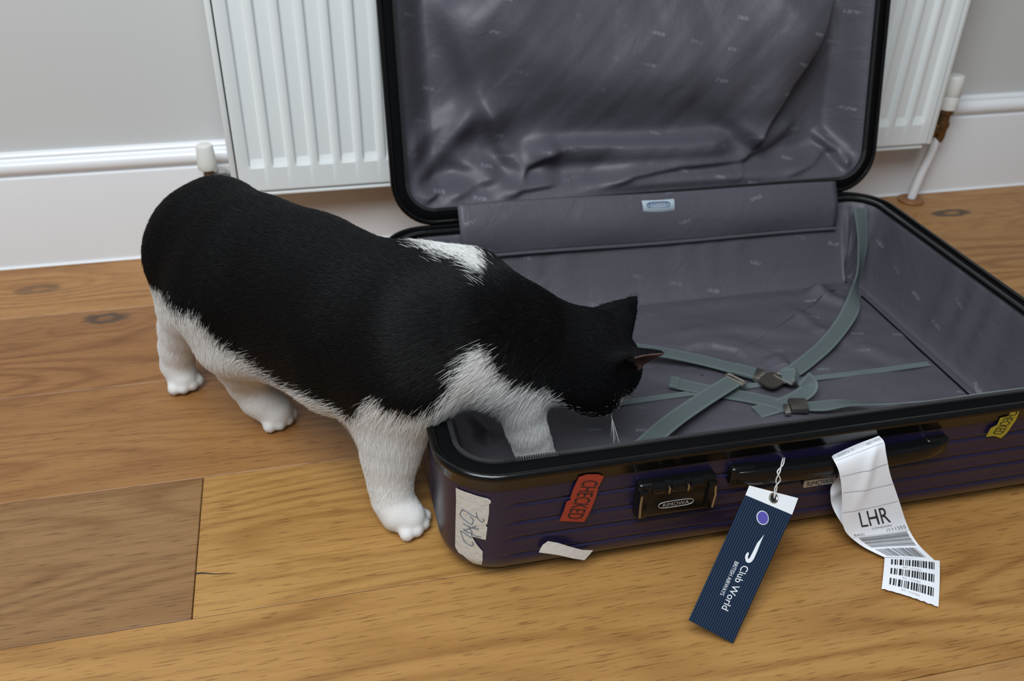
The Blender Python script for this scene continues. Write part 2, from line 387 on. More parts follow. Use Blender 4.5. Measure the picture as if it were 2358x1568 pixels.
# ------------------------------------------------------------------ suitcase
SX0, SX1, SY0, SY1, RIM_Z = .0905, .8455, .6135, 1.1445, .140
SCX, SCY, HX, HY, SR = (SX0 + SX1) / 2, (SY0 + SY1) / 2, (SX1 - SX0) / 2, (SY1 - SY0) / 2, .058
TILT = math.radians(13.5); LID_DX, LID_SX = .0105, .970
def base_map(u, v, w): return np.stack([SCX + u, SCY + v, RIM_Z - w], -1)
def lid_map(u, v, w):
    t = v + HY
    return np.stack([SCX + LID_DX + u * LID_SX, SY1 + .002 + t * math.sin(TILT) + w * math.cos(TILT), RIM_Z + .004 + t * math.cos(TILT) - w * math.sin(TILT)], -1)
def outline(step=.012, nc=12):
    """rounded rectangle seen from the opening, counter-clockwise from the front edge: points, outward normals, corner weight (1 on straights)"""
    P, N, G = [], [], []
    for k, (cx, cy, a0) in enumerate(((HX - SR, -HY + SR, -90), (HX - SR, HY - SR, 0), (-HX + SR, HY - SR, 90), (-HX + SR, -HY + SR, 180))):
        for i in range(nc + 1):
            a = math.radians(a0 + 90 * i / nc); P.append((cx + SR * math.cos(a), cy + SR * math.sin(a))); N.append((math.cos(a), math.sin(a))); G.append(0.)
        nx = ((HX, HY - SR), (-HX + SR, HY), (-HX, -HY + SR), (HX - SR, -HY))[k]; p = P[-1]; L = math.dist(p, nx); m = int(L / step)
        for i in range(1, m):
            t = i / m; P.append((p[0] + (nx[0] - p[0]) * t, p[1] + (nx[1] - p[1]) * t)); N.append(N[-1]); e = min(t, 1 - t) * L
            G.append(min(1., max(0., (e - .004) / .006)))
    return np.array(P), np.array(N), np.array(G)
OP, ON, OG = outline()
RIBS = (.038, .061, .082, .104)
def rib_off(w, depth, g):
    r = 0.
    for c in RIBS: r = r - .0019 * np.exp(-((w - c) / .0015) ** 2) + .0003 * np.exp(-((np.abs(w - c) - .0045) / .003) ** 2)
    return r * g
def shell_off(w, depth, g):
    fr = .030; o = -.0015 * np.clip((w - .02) / depth, 0, 1) + rib_off(w, depth, g)
    return o - np.where(w > depth - fr, fr - np.sqrt(np.clip(fr ** 2 - (w - depth + fr) ** 2, 0, None)), 0)
def sweep(prof, mp, name, m_, parent, closed=True, P=None, N=None, uvs=False):
    P = OP if P is None else P; N = ON if N is None else N
    V = []
    for (p, n_) in zip(P, N):
        for o, w in prof: V.append(mp(np.array(p[0] + n_[0] * o), np.array(p[1] + n_[1] * o), np.array(w)))
    ob = mesh_obj(name, V, grid_faces(len(P), len(prof), True, closed), m_, parent, True, fix=True)
    return auto_smooth(ob, 40)
CASE = empty('suitcase', (SCX, SCY, 0), 'open navy hard-shell suitcase with grey lining and black zip rim on the floor', 'suitcase')
def half(kind, mp, depth):
    n = len(OP)
    ws = sorted(set(np.round(np.concatenate([np.arange(.014, depth - .03, .0012), depth - .03 + .03 * np.sin(np.linspace(0, math.pi / 2, 12))]), 5)))
    rows = []
    for w in ws:
        o = shell_off(np.full(n, w), depth, OG); q = OP + ON * o[:, None]
        rows.append(mp(q[:, 0], q[:, 1], np.full(n, w)))
    q = OP + ON * (shell_off(np.full(n, ws[-1]), depth, OG))[:, None]
    for s in (.9, .6, .3, .02): rows.append(mp(q[:, 0] * s, q[:, 1] * s, np.full(n, depth)))
    mesh_obj(kind + '_shell', np.concatenate(rows), grid_faces(len(rows), n, False, True) + [tuple((len(rows) - 1) * n + i for i in range(n))], M['shell'], CASE, True, fix=True)
    rim = [(-.0030, .0165), (.0014, .0168), (.0022, .0155), (.0022, .0080), (.0034, .0062), (.0040, .0030), (.0032, .0002), (.0012, -.0016), (-.0012, -.0018), (-.0032, -.0006), (-.0042, .0030), (-.0140, .0040), (-.0150, .0060), (-.0150, .0160), (-.0060, .0165)]
    sweep(rim, mp, kind + '_rim', M['rubber'], CASE)
    tp = [(-.0035, .0035), (-.0042, .0018), (-.0080, .0002), (-.0115, -.0004), (-.0160, -.0006), (-.0185, .0008), (-.0200, .0040), (-.0185, .0045), (-.0160, .0030), (-.0110, .0030)]
    t = sweep(tp, mp, 'zipper_tape', M['tape'], CASE)
    # teeth, one small block every 2.3 mm along the inner edge
    P2, N2, _ = outline(.0023, 44); mb_v, mb_f = [], []
    cube = np.array([(x, y, z) for x in (-1, 1) for y in (-1, 1) for z in (-1, 1)], float)
    cf = [(0, 1, 3, 2), (4, 6, 7, 5), (0, 4, 5, 1), (2, 3, 7, 6), (0, 2, 6, 4), (1, 5, 7, 3)]
    for i, (p, n_) in enumerate(zip(P2, N2)):
        t_ = np.array([-n_[1], n_[0]]); c = p + n_ * -.0187
        a = c[None] + cube[:, :1] * .0022 * n_ + cube[:, 1:2] * .00068 * t_
        V = mp(a[:, 0], a[:, 1], cube[:, 2] * .0013 - .0012); k = len(mb_v); mb_v += V.tolist(); mb_f += [tuple(q + k for q in f) for f in cf]
    mesh_obj('zipper_teeth', mb_v, mb_f, M['teeth'], t, False, fix=False, kind='stuff')
BASE_D, LID_D = .1365, .068
half('base', base_map, BASE_D); half('lid', lid_map, LID_D)

def crease(X, poly, A, wp, wn, fade=.25):
    """height of a fold along a polyline: wp / wn its falloff on the left / on the right of the line"""
    X = np.asarray(X); poly = np.asarray(poly, float); best = np.full(len(X), 9.); sgn = np.ones(len(X)); arc = np.zeros(len(X)); L = 0.
    seg = np.linalg.norm(np.diff(poly, axis=0), axis=1); tot = seg.sum()
    for a, b, l in zip(poly, poly[1:], seg):
        d = (b - a) / l; q = X - a; t = np.clip(q @ d, 0, l); r = q - t[:, None] * d; ds = np.linalg.norm(r, axis=1)
        m = ds < best; best[m] = ds[m]; sgn[m] = np.sign(d[0] * q[m, 1] - d[1] * q[m, 0]); arc[m] = (L + t[m]) / tot; L += l
    w = np.where(sgn > 0, wp, wn)
    f = np.clip(np.minimum(arc, 1 - arc) / fade, 0, 1); f = f * f * (3 - 2 * f)
    return A * np.exp(-(best / w) ** 2) * (.12 + .88 * f)
def wave_noise(X, seed, freq, n=10, aniso=(1., 1.)):
    r = np.random.default_rng(seed); out = np.zeros(len(X))
    for _ in range(n):
        k = r.normal(size=2) * freq * np.asarray(aniso); p = r.uniform(0, 6.3); out += np.sin(X @ k + p + .7 * np.sin(X @ (k[::-1] * .6) + p * 2))
    return out / math.sqrt(n)

def lid_uv(px):
    n_ = np.array([0, math.cos(TILT), -math.sin(TILT)]); p0 = lid_map(np.array(0.), np.array(0.), np.array(.02))
    Q = plane_pt(np.asarray(px, float), p0, n_); t = (Q - lid_map(np.array(0.), np.array(-HY), np.array(.02)))
    return np.stack([(Q[:, 0] - SCX - LID_DX) / LID_SX, t @ np.array([0, math.sin(TILT), math.cos(TILT)]) - HY], -1)

def linings():
    # ---- lid: loose cloth in the lid, sagging in folds
    nu, nv = 250, 190; off = .0170
    u = np.linspace(-HX + off, HX - off, nu); v = np.linspace(-HY + off, HY - off, nv)
    U, Vv = np.meshgrid(u, v, indexing='ij')
    # pull the grid's corners onto the rounded outline
    r = SR - off
    cxm, cym = HX - off - r, HY - off - r
    ax, ay = np.maximum(np.abs(U) - cxm, 0) / r, np.maximum(np.abs(Vv) - cym, 0) / r
    fx = ax * np.sqrt(1 - ay ** 2 / 2); fy = ay * np.sqrt(1 - ax ** 2 / 2)
    U = np.where(ax > 0, np.sign(U) * (cxm + fx * r), U); Vv = np.where(ay > 0, np.sign(Vv) * (cym + fy * r), Vv)
    X = np.stack([U.ravel(), Vv.ravel()], -1)
    dx, dy = HX - off - np.abs(X[:, 0]), HY - off - np.abs(X[:, 1])
    inc = np.minimum(dx, dy)
    cr = np.hypot(np.maximum(np.abs(X[:, 0]) - cxm, 0), np.maximum(np.abs(X[:, 1]) - cym, 0)); inc = np.minimum(inc, np.where((dx < r) & (dy < r), r - cr, inc))
    e = np.clip(inc / .05, 0, 1); e = e * e * (3 - 2 * e)
    h = np.zeros(len(X))
    def C(px, A, wp, wn, fade=.25):
        nonlocal h
        h += crease(X, lid_uv(np.array(px, float)), A * 1.35, wp, wn, fade)
    # (left of the walking direction first; v grows upwards)
    C([(1040, -60), (1180, 60), (1280, 140), (1400, 170), (1520, 165), (1650, 140), (1790, 60), (1900, -40)], .036, .11, .072, .12)
    C([(1935, -40), (1870, 110), (1800, 230), (1730, 350)], .024, .006, .060, .10)
    C([(1200, 358), (1330, 342), (1450, 340), (1600, 334), (1705, 320)], .020, .013, .030, .15)
    C([(1370, 430), (1450, 398), (1560, 378), (1700, 366), (1800, 330)], .014, .035, .007, .2)
    C([(1195, 425), (1213, 385), (1250, 362), (1300, 348)], .012, .022, .006, .3)
    C([(1130, 470), (1200, 432), (1300, 415)], .010, .026, .006, .3)
    C([(1300, 440), (1500, 420), (1750, 405), (1850, 420)], .011, .020, .012, .3)
    C([(940, 490), (985, 455), (1020, 430)], .010, .020, .005, .3)
    C([(905, 380), (980, 320), (1070, 270), (1130, 210)], .010, .018, .030, .3)
    C([(930, 450), (990, 390), (1060, 300), (1110, 230)], .009, .012, .016, .3)
    C([(1010, 470), (1090, 420), (1170, 400)], .010, .024, .010, .3)
    C([(1020, 350), (1100, 390), (1180, 415)], .008, .018, .014, .3)
    C([(1000, -40), (1060, 90), (1110, 220), (1165, 330)], .015, .040, .022, .2)
    C([(1110, 220), (1150, 310), (1190, 400)], .010, .020, .012, .3)
    C([(1890, 300), (1930, 350), (1945, 400)], .013, .012, .006, .3)
    C([(1780, 410), (1870, 370), (1935, 330)], .009, .014, .008, .3)
    C([(1735, 360), (1800, 310), (1860, 270)], .008, .02, .014, .3)
    C([(1940, 380), (1960, 420), (1975, 450)], .009, .010, .008, .3)
    C([(1600, 210), (1720, 240), (1830, 200)], .008, .05, .03, .3)
    h += .0016 * wave_noise(X, 3, 24, 10) * e + .0006 * wave_noise(X, 4, 75, 12) * e
    e2 = np.clip(inc / .022, 0, 1); e2 = e2 * e2 * (3 - 2 * e2)
    w = .005 + .046 * e - h * e2
    P = lid_map(X[:, 0], X[:, 1], w)
    mesh_obj('lid_lining', P, grid_faces(nu, nv), M['lining'], CASE, True, uv=X)
    # ---- base: wall lining down to the floor lining
    P2, N2, _ = outline(.0055, 16); n = len(P2)
    prof = [(-.0165, .006), (-.0185, .010), (-.0205, .022), (-.0240, .045), (-.0290, .070), (-.0345, .094), (-.0395, .108), (-.0430, .1145), (-.0470, .1165)]
    rows, uvs = [], []
    s_arc = np.concatenate([[0], np.cumsum(np.linalg.norm(np.diff(P2, axis=0), axis=1))])
    fine = []
    for (o0, w0), (o1, w1) in zip(prof, prof[1:]):
        for t in np.linspace(0, 1, 4)[:-1]: fine.append((o0 + (o1 - o0) * t, w0 + (w1 - w0) * t))
    fine.append(prof[-1])
    back = np.clip((N2[:, 1]), 0, 1)                     # the lining slumps further in along the hinge side and in the corners
    corner = np.clip(2.4 * np.abs(N2[:, 0] * N2[:, 1]) * 2, 0, 1)
    for o, w in fine:
        t = w / .1165; bulge = math.sin(math.pi * min(t, 1) ** .8)
        ruck = .0016 * np.sin(s_arc * 95 + 3 * np.sin(s_arc * 23)) * bulge * (.4 + .6 * (np.abs(N2[:, 0]) > .5)) + .0022 * corner * np.sin(s_arc * 190 + w * 90) * bulge
        oo = o - (.030 * back * t ** 1.6) - ruck - .006 * corner * bulge
        q = P2 + N2 * oo[:, None]; rows.append(base_map(q[:, 0], q[:, 1], np.full(n, w))); uvs.append(np.stack([s_arc, np.full(n, w)], -1))
    ring = P2 + N2 * (prof[-1][0] - .030 * back)[:, None]
    def CB(X, px, A, wp, wn, fade=.3):
        q = floor_pt(np.array(px, float), .024)[:, :2] - [SCX, SCY]; return crease(X, q, A, wp, wn, fade)
    for s in np.linspace(1, .004, 120)[1:]:
        X = ring * s
        inn = np.clip((1 - s) / .10, 0, 1)
        z = .0012 * wave_noise(X, 8, 26, 10, (1, 1.6)) + .0006 * wave_noise(X, 9, 80, 12)
        z = z + CB(X, [(1560, 797), (1640, 795), (1700, 808), (1740, 838)], .006, .030, .006)
        z = z + CB(X, [(1500, 768), (1700, 762), (1860, 775)], .004, .02, .012) + CB(X, [(1800, 700), (1880, 760), (1960, 800)], .005, .014, .01)
        z = z + CB(X, [(1830, 640), (1900, 690), (1990, 720)], .009, .018, .010) + CB(X, [(1840, 600), (1880, 660), (1860, 700)], .010, .02, .012)
        z = z + CB(X, [(1960, 790), (2050, 830), (2120, 840)], .004, .02, .01) + CB(X, [(1770, 820), (1805, 850), (1830, 850)], .008, .014, .012)
        z = z + CB(X, [(1500, 700), (1640, 690), (1800, 690)], .003, .03, .02) + CB(X, [(1620, 990), (1760, 970), (1900, 960)], .004, .02, .014)
        z = z + CB(X, [(1080, 1000), (1130, 1010), (1190, 990)], .008, .012, .010) + CB(X, [(1070, 950), (1110, 985), (1130, 1040)], .008, .010, .008)
        rows.append(base_map(X[:, 0], X[:, 1], .1165 - z * inn - .001 * inn)); uvs.append(X + [3., 0])
    R_ = len(rows)
    mesh_obj('base_lining', np.concatenate(rows), grid_faces(R_, n, False, True), M['lining'], CASE, True, uv=np.concatenate(uvs))
    # seam piping where the end wall meets the bottom, and the zip across the bottom
    a = [floor_pt(q, .0245) for q in ((1984, 682), (2060, 752), (2140, 826), (2232, 910))]
    MB().tube(spline(a, 20), .0014, 6).build('seam', M['tape'], CASE)
    a = [floor_pt(q, .0262) for q in ((1380, 938), (1455, 925), (1600, 905), (1800, 880), (1990, 858), (2138, 838))]
    P = spline(a, 60); mb = MB()
    for d in (-.0024, .0024): mb.tube(P + [0, d, 0], .0021, 6)
    mb.build('inner_zipper', M['web'], CASE, label='grey-green zip across the bottom lining')
    # ---- flap over the hinge
    nu, nv = 70, 16; V, uv = [], []
    for i in range(nu):
        t = i / (nu - 1); x = .1955 + t * (.7735 - .1955)
        for j in range(nv):
            q = j / (nv - 1)
            yt, zt = SY1 - .0085, .1735 - .010 * t
            yb, zb = 1.1115, .1040 - .006 * t
            y = yt + (yb - yt) * q - .009 * math.sin(math.pi * q) - .002 * math.sin(5 * t * math.pi + 2) * math.sin(math.pi * q)
            V.append((x, y, zt + (zb - zt) * q + .001 * math.sin(9 * t))); uv.append((x, q * .07 + 1))
    nrm = len(V); Vb = [(a_, b_ + .0018, c_) for a_, b_, c_ in V]
    F = grid_faces(nu, nv); Fb = [tuple(k + nrm for k in f[::-1]) for f in F]
    edge = [i * nv for i in range(nu)] + [(nu - 1) * nv + j for j in range(1, nv)] + [i * nv + nv - 1 for i in range(nu - 2, -1, -1)] + [j for j in range(nv - 2, 0, -1)]
    Fs = [(edge[k], edge[(k + 1) % len(edge)], edge[(k + 1) % len(edge)] + nrm, edge[k] + nrm) for k in range(len(edge))]
    fl = mesh_obj('hinge_flap', V + Vb, F + Fb + Fs, M['lining'], CASE, True, uv=uv + uv, fix=True)
    P = np.array([V[i * nv + nv - 1] for i in range(nu)]) + [0, -.0005, -.0005]
    MB().tube(P, .0027, 8).build('piping', M['lining'], fl)
    # woven maker's label on the flap
    def onflap(px):
        return wall_pt(np.array(px, float), 1.1262)
    q = onflap([(1476, 460), (1550, 456), (1551, 486), (1479, 492)])
    lab = []
    for i in range(9):
        for j in range(6):
            a = q[0] + (q[1] - q[0]) * i / 8; b = q[3] + (q[2] - q[3]) * i / 8; p = a + (b - a) * j / 5
            p[1] += -.0028 - .0028 * math.sin(math.pi * j / 5) - .0012 * math.sin(math.pi * i / 8); lab.append(p)
    lo = mesh_obj('woven_label', lab, grid_faces(9, 6), M['label'], fl, True, label='pale blue woven label on the flap')
    c = onflap([(1484, 463), (1540, 460), (1541, 471), (1486, 474)]); c[:, 1] -= .0062
    mid = (c[0] + c[1] + c[2] + c[3]) / 4; ex, ez = (c[1] - c[0]) / 2, (c[0] - c[3]) / 2
    P = [mid + ex * (.93 * np.sign(math.cos(a)) * abs(math.cos(a)) ** .5) + ez * (1.1 * np.sign(math.sin(a)) * abs(math.sin(a)) ** .6) for a in np.linspace(0, 2 * math.pi, 40)[:-1]]
    MB().tube(P, .0006, 5, True).build('label_border', M['blueink'], fl)
    put_text('RIMOWA', lambda s, t: mid + ex * (s * 1.6 - .8) + ez * (t * 1.2 - .6) + np.array([0, -.0004, 0]), 'lettering', M['blueink'], fl)
# ------------------------------------------------------------------ flat print helpers
def text_mesh(s):
    cu = bpy.data.curves.new('text', 'FONT'); cu.body = s; cu.size = 1.; cu.resolution_u = 3
    o = bpy.data.objects.new('text', cu); COL.objects.link(o)
    dg = bpy.context.evaluated_depsgraph_get(); dg.update()
    me = bpy.data.meshes.new_from_object(o.evaluated_get(dg)); bpy.data.objects.remove(o); bpy.data.curves.remove(cu)
    bm = bmesh.new(); bm.from_mesh(me); bpy.data.meshes.remove(me)
    bmesh.ops.triangulate(bm, faces=bm.faces[:])
    bm.verts.index_update(); V = np.array([v.co[:2] for v in bm.verts]); F = [[v.index for v in f.verts] for f in bm.faces]; bm.free()
    lo, hi = V.min(0), V.max(0); return (V - lo) / (hi - lo), F, (hi[0] - lo[0]) / (hi[1] - lo[1])
def put_text(s, fn, name, m_, parent, label=None):
    """fn maps (0..1 along the line, 0..1 up) to a point on the printed surface"""
    V, F, asp = text_mesh(s)
    return mesh_obj(name, [fn(a, b) for a, b in V], F, m_, parent, False, label=label)
def quad_fn(c, lift):
    """c: four points, lower start, lower end, upper end, upper start of a line of text"""
    c = np.asarray(c, float)
    def fn(s, t): return (c[0] * (1 - s) + c[1] * s) * (1 - t) + (c[3] * (1 - s) + c[2] * s) * t + lift
    return fn
def poly_sheet(P2, fn, name, m_, parent, cuts=6, label=None, thick=None):
    """flat polygon (in 2D) cut finely and laid onto a surface by fn"""
    bm = bmesh.new(); vs = [bm.verts.new((*p, 0)) for p in P2]; bm.faces.new(vs)
    bmesh.ops.triangulate(bm, faces=bm.faces[:])
    for _ in range(cuts): bmesh.ops.subdivide_edges(bm, edges=bm.edges[:], cuts=1, use_grid_fill=True)
    bm.verts.index_update(); V = [fn(np.array(v.co[:2])) for v in bm.verts]; F = [[v.index for v in f.verts] for f in bm.faces]; bm.free()
    return mesh_obj(name, V, F, m_, parent, True, label=label)
linings()

# ------------------------------------------------------------------ straps in the base
def ribbon(name, pts, width, parent, m_=None, wdir=None, thick=.0014, n=56, label=None):
    P = spline(pts, n); W = spline(wdir, n) if wdir is not None else None
    T = np.gradient(P, axis=0); T /= np.linalg.norm(T, axis=1)[:, None]
    V, uv = [], []; arc = np.concatenate([[0], np.cumsum(np.linalg.norm(np.diff(P, axis=0), axis=1))])
    for i in range(n):
        w = W[i] if W is not None else np.cross(T[i], [0, 0, 1.]); w = w - T[i] * (w @ T[i]); w /= np.linalg.norm(w) + 1e-9; nn = np.cross(w, T[i])
        for a, b in ((-1, -1), (-.8, -1.1), (.8, -1.1), (1, -1), (1, 1), (.8, 1.2), (-.8, 1.2), (-1, 1)):
            V.append(P[i] + w * a * width / 2 + nn * b * thick / 2); uv.append((arc[i], (a + 1) / 2))
    F = grid_faces(n, 8, False, True) + [tuple(range(8)), tuple(range((n - 1) * 8, n * 8))]
    o = mesh_obj(name, V, F, m_ or M['web'], parent, True, uv=uv, fix=True, label=label); return auto_smooth(o, 50)
def F3(l): return [floor_pt(q, z) for q, z in l]
def frame_buckle(c, ex, ey, hx, hy, r, parent, m_, bar=True):
    P = []
    for a in np.linspace(0, 2 * math.pi, 33)[:-1]:
        x = np.sign(math.cos(a)) * abs(math.cos(a)) ** .35; y = np.sign(math.sin(a)) * abs(math.sin(a)) ** .35; P.append(c + ex * hx * x + ey * hy * y)
    mb = MB().tube(P, r, 8, True)
    if bar: mb.tube([c - ey * hy, c + ey * hy], r * .85, 8)
    return mb.build('buckle', m_, parent)
def unit(v): v = np.asarray(v, float); return v / np.linalg.norm(v)
def straps():
    sw = .0225
    # corner strap coming down from the hinge corner to the clip
    top = np.array([.8020, 1.1020, .1330])
    p = [top, wall_pt(np.array((1986, 560)), 1.070), floor_pt((1974, 645), .058), floor_pt((1958, 715), .042), floor_pt((1910, 785), .036), floor_pt((1850, 838), .034), floor_pt((1800, 872), .033)]
    wd = [(1, .1, 0), (.85, .40, -.15), (.62, .66, -.25), (.82, .15, -.05), (.66, -.70, .05), (.6, -.8, 0), (.6, -.8, 0)]
    s1 = ribbon('strap', p, sw, CASE, wdir=wd)
    e = unit(p[-1] - p[-2]); f = np.cross([0, 0, 1.], e)
    # clip plate and its loop of spare strap
    c = floor_pt((1778, 876), .036); V = []; n = 28
    for z in (-.0016, .0016):
        for k in range(n):
            a = 2 * math.pi * k / n; V.append(c + e * .0165 * np.sign(math.cos(a)) * abs(math.cos(a)) ** .7 + f * .0135 * np.sign(math.sin(a)) * abs(math.sin(a)) ** .7 + [0, 0, z])
    auto_smooth(mesh_obj('clip_plate', V, [tuple(range(n))[::-1], tuple(range(n, 2 * n))] + [(k, (k + 1) % n, n + (k + 1) % n, n + k) for k in range(n)], M['darkmetal'], s1, True, fix=True), 40)
    frame_buckle(floor_pt((1806, 872), .0375), e, f, .0045, .0140, .0016, s1, M['steel'], False)
    q = F3([((1800, 866), .0395), ((1826, 866), .0420), ((1852, 874), .0440), ((1863, 890), .0400), ((1848, 908), .0345), ((1800, 932), .0300), ((1742, 950), .0275)])
    ribbon('spare_strap', q, sw, s1, wdir=[(.6, -.8, 0)] * 2 + [(.55, -.8, .1), (.5, -.75, .2), (.55, -.8, .1), (.5, -.87, 0), (.5, -.87, 0)], n=60)
    # strap from behind the cat's head
    p = F3([((1330, 800), .060), ((1440, 800), .050), ((1530, 812), .042), ((1610, 828), .036), ((1680, 846), .033), ((1738, 862), .032)])
    s2 = ribbon('strap', p, sw, CASE)
    e = unit(p[-1] - p[-2]); f = np.cross([0, 0, 1.], e)
    mb = MB(); mb.box(p[-1] + e * .006, (.0065, .0125, .0030), .0012, np.stack([e, f, [0, 0, 1.]], 1)); mb.build('clip_end', M['steel'], s2)
    ribbon('stitched_end', [p[-1] - e * .028 + [0, 0, .0016], p[-1] - e * .014 + [0, 0, .0018], p[-1] + [0, 0, .0016]], sw * 1.01, s2, n=8)
    # strap from the near wall, ending in a pale metal slider
    p = F3([((1452, 1058), .080), ((1490, 1020), .056), ((1550, 968), .044), ((1620, 920), .040), ((1690, 876), .0385)])
    s3 = ribbon('strap', p, sw * 1.06, CASE)
    e = unit(p[-1] - p[-2]); f = np.cross([0, 0, 1.], e)
    frame_buckle(p[-1] + e * .003, e, f, .0038, .0135, .0020, s3, M['steel'], False)
    MB().box(p[-1] + e * .003, (.0022, .0130, .0012), .0006, np.stack([e, f, [0, 0, 1.]], 1)).build('slider_bar', M['steel'], s3)
    # loose end lying under it
    p = F3([((1542, 880), .0300), ((1590, 890), .0290), ((1650, 902), .0285), ((1720, 914), .0290), ((1775, 926), .0300), ((1812, 938), .0300)])
    s4 = ribbon('strap', p, sw, CASE)
    e4 = unit(p[1] - p[0]); ribbon('stitched_end', [p[0] + [0, 0, .0016], p[0] + e4 * .006 + [0, 0, .0017], p[0] + e4 * .012 + [0, 0, .0016]], sw * 1.01, s4, n=8)
    # strap running to the far near-side corner with its dark buckle
    p = F3([((1838, 935), .0310), ((1890, 935), .0330), ((1950, 928), .0400), ((2040, 930), .0440), ((2140, 925), .0520), ((2250, 912), .0650), ((2360, 898), .0800)])
    s5 = ribbon('strap', p, .020, CASE, wdir=[(.2, -1, .1)] * 2 + [(.15, -.95, .3), (.1, -.8, .55), (.08, -.7, .7), (.05, -.6, .8), (.05, -.6, .8)])
    e = unit(p[1] - p[0]); f = np.cross([0, 0, 1.], e); R_ = np.stack([e, f, [0, 0, 1.]], 1)
    MB().box(floor_pt((1838, 934), .0345), (.0110, .0120, .0040), .0025, R_).build('buckle', M['darkmetal'], s5)
    MB().box(floor_pt((1812, 943), .0335), (.0035, .0095, .0020), .0009, R_).build('buckle_bar', M['steel'], s5)
straps()

# ------------------------------------------------------------------ lock, handle, badge and stickers on the near side
FY = SY0 - .0012
def on_face(px, lift=.0): return wall_pt(np.asarray(px, float), FY - lift)
# surface lookup round the corner: (outline position, depth) of the pixel
_P3, _N3, _G3 = outline(.0015, 60); _w = np.arange(.024, .118, .0012)
_near = np.where((_P3[:, 1] < -.10) & (_P3[:, 0] < -.1))[0]
def _surf(i, w, lift): 
    o = shell_off(np.array(w), BASE_D, 0.) + lift; q = _P3[i] + _N3[i] * np.asarray(o)[..., None]; return base_map(q[..., 0], q[..., 1], np.asarray(w))
_I, _Wg = np.meshgrid(_near, _w, indexing='ij'); _S = _surf(_I.ravel(), _Wg.ravel(), .0004); _SP = project(_S)
def corner_iw(px):
    k = np.argmin(((_SP - np.asarray(px, float)) ** 2).sum(1)); return np.array([_I.ravel()[k] / len(_P3) * 1000., _Wg.ravel()[k] * 1000.])
def corner_pt(a, lift=.0006):
    f = a[0] / 1000. * len(_P3); i = int(math.floor(f)); t = f - i
    return _surf(i % len(_P3), a[1] / 1000., lift) * (1 - t) + _surf((i + 1) % len(_P3), a[1] / 1000., lift) * t
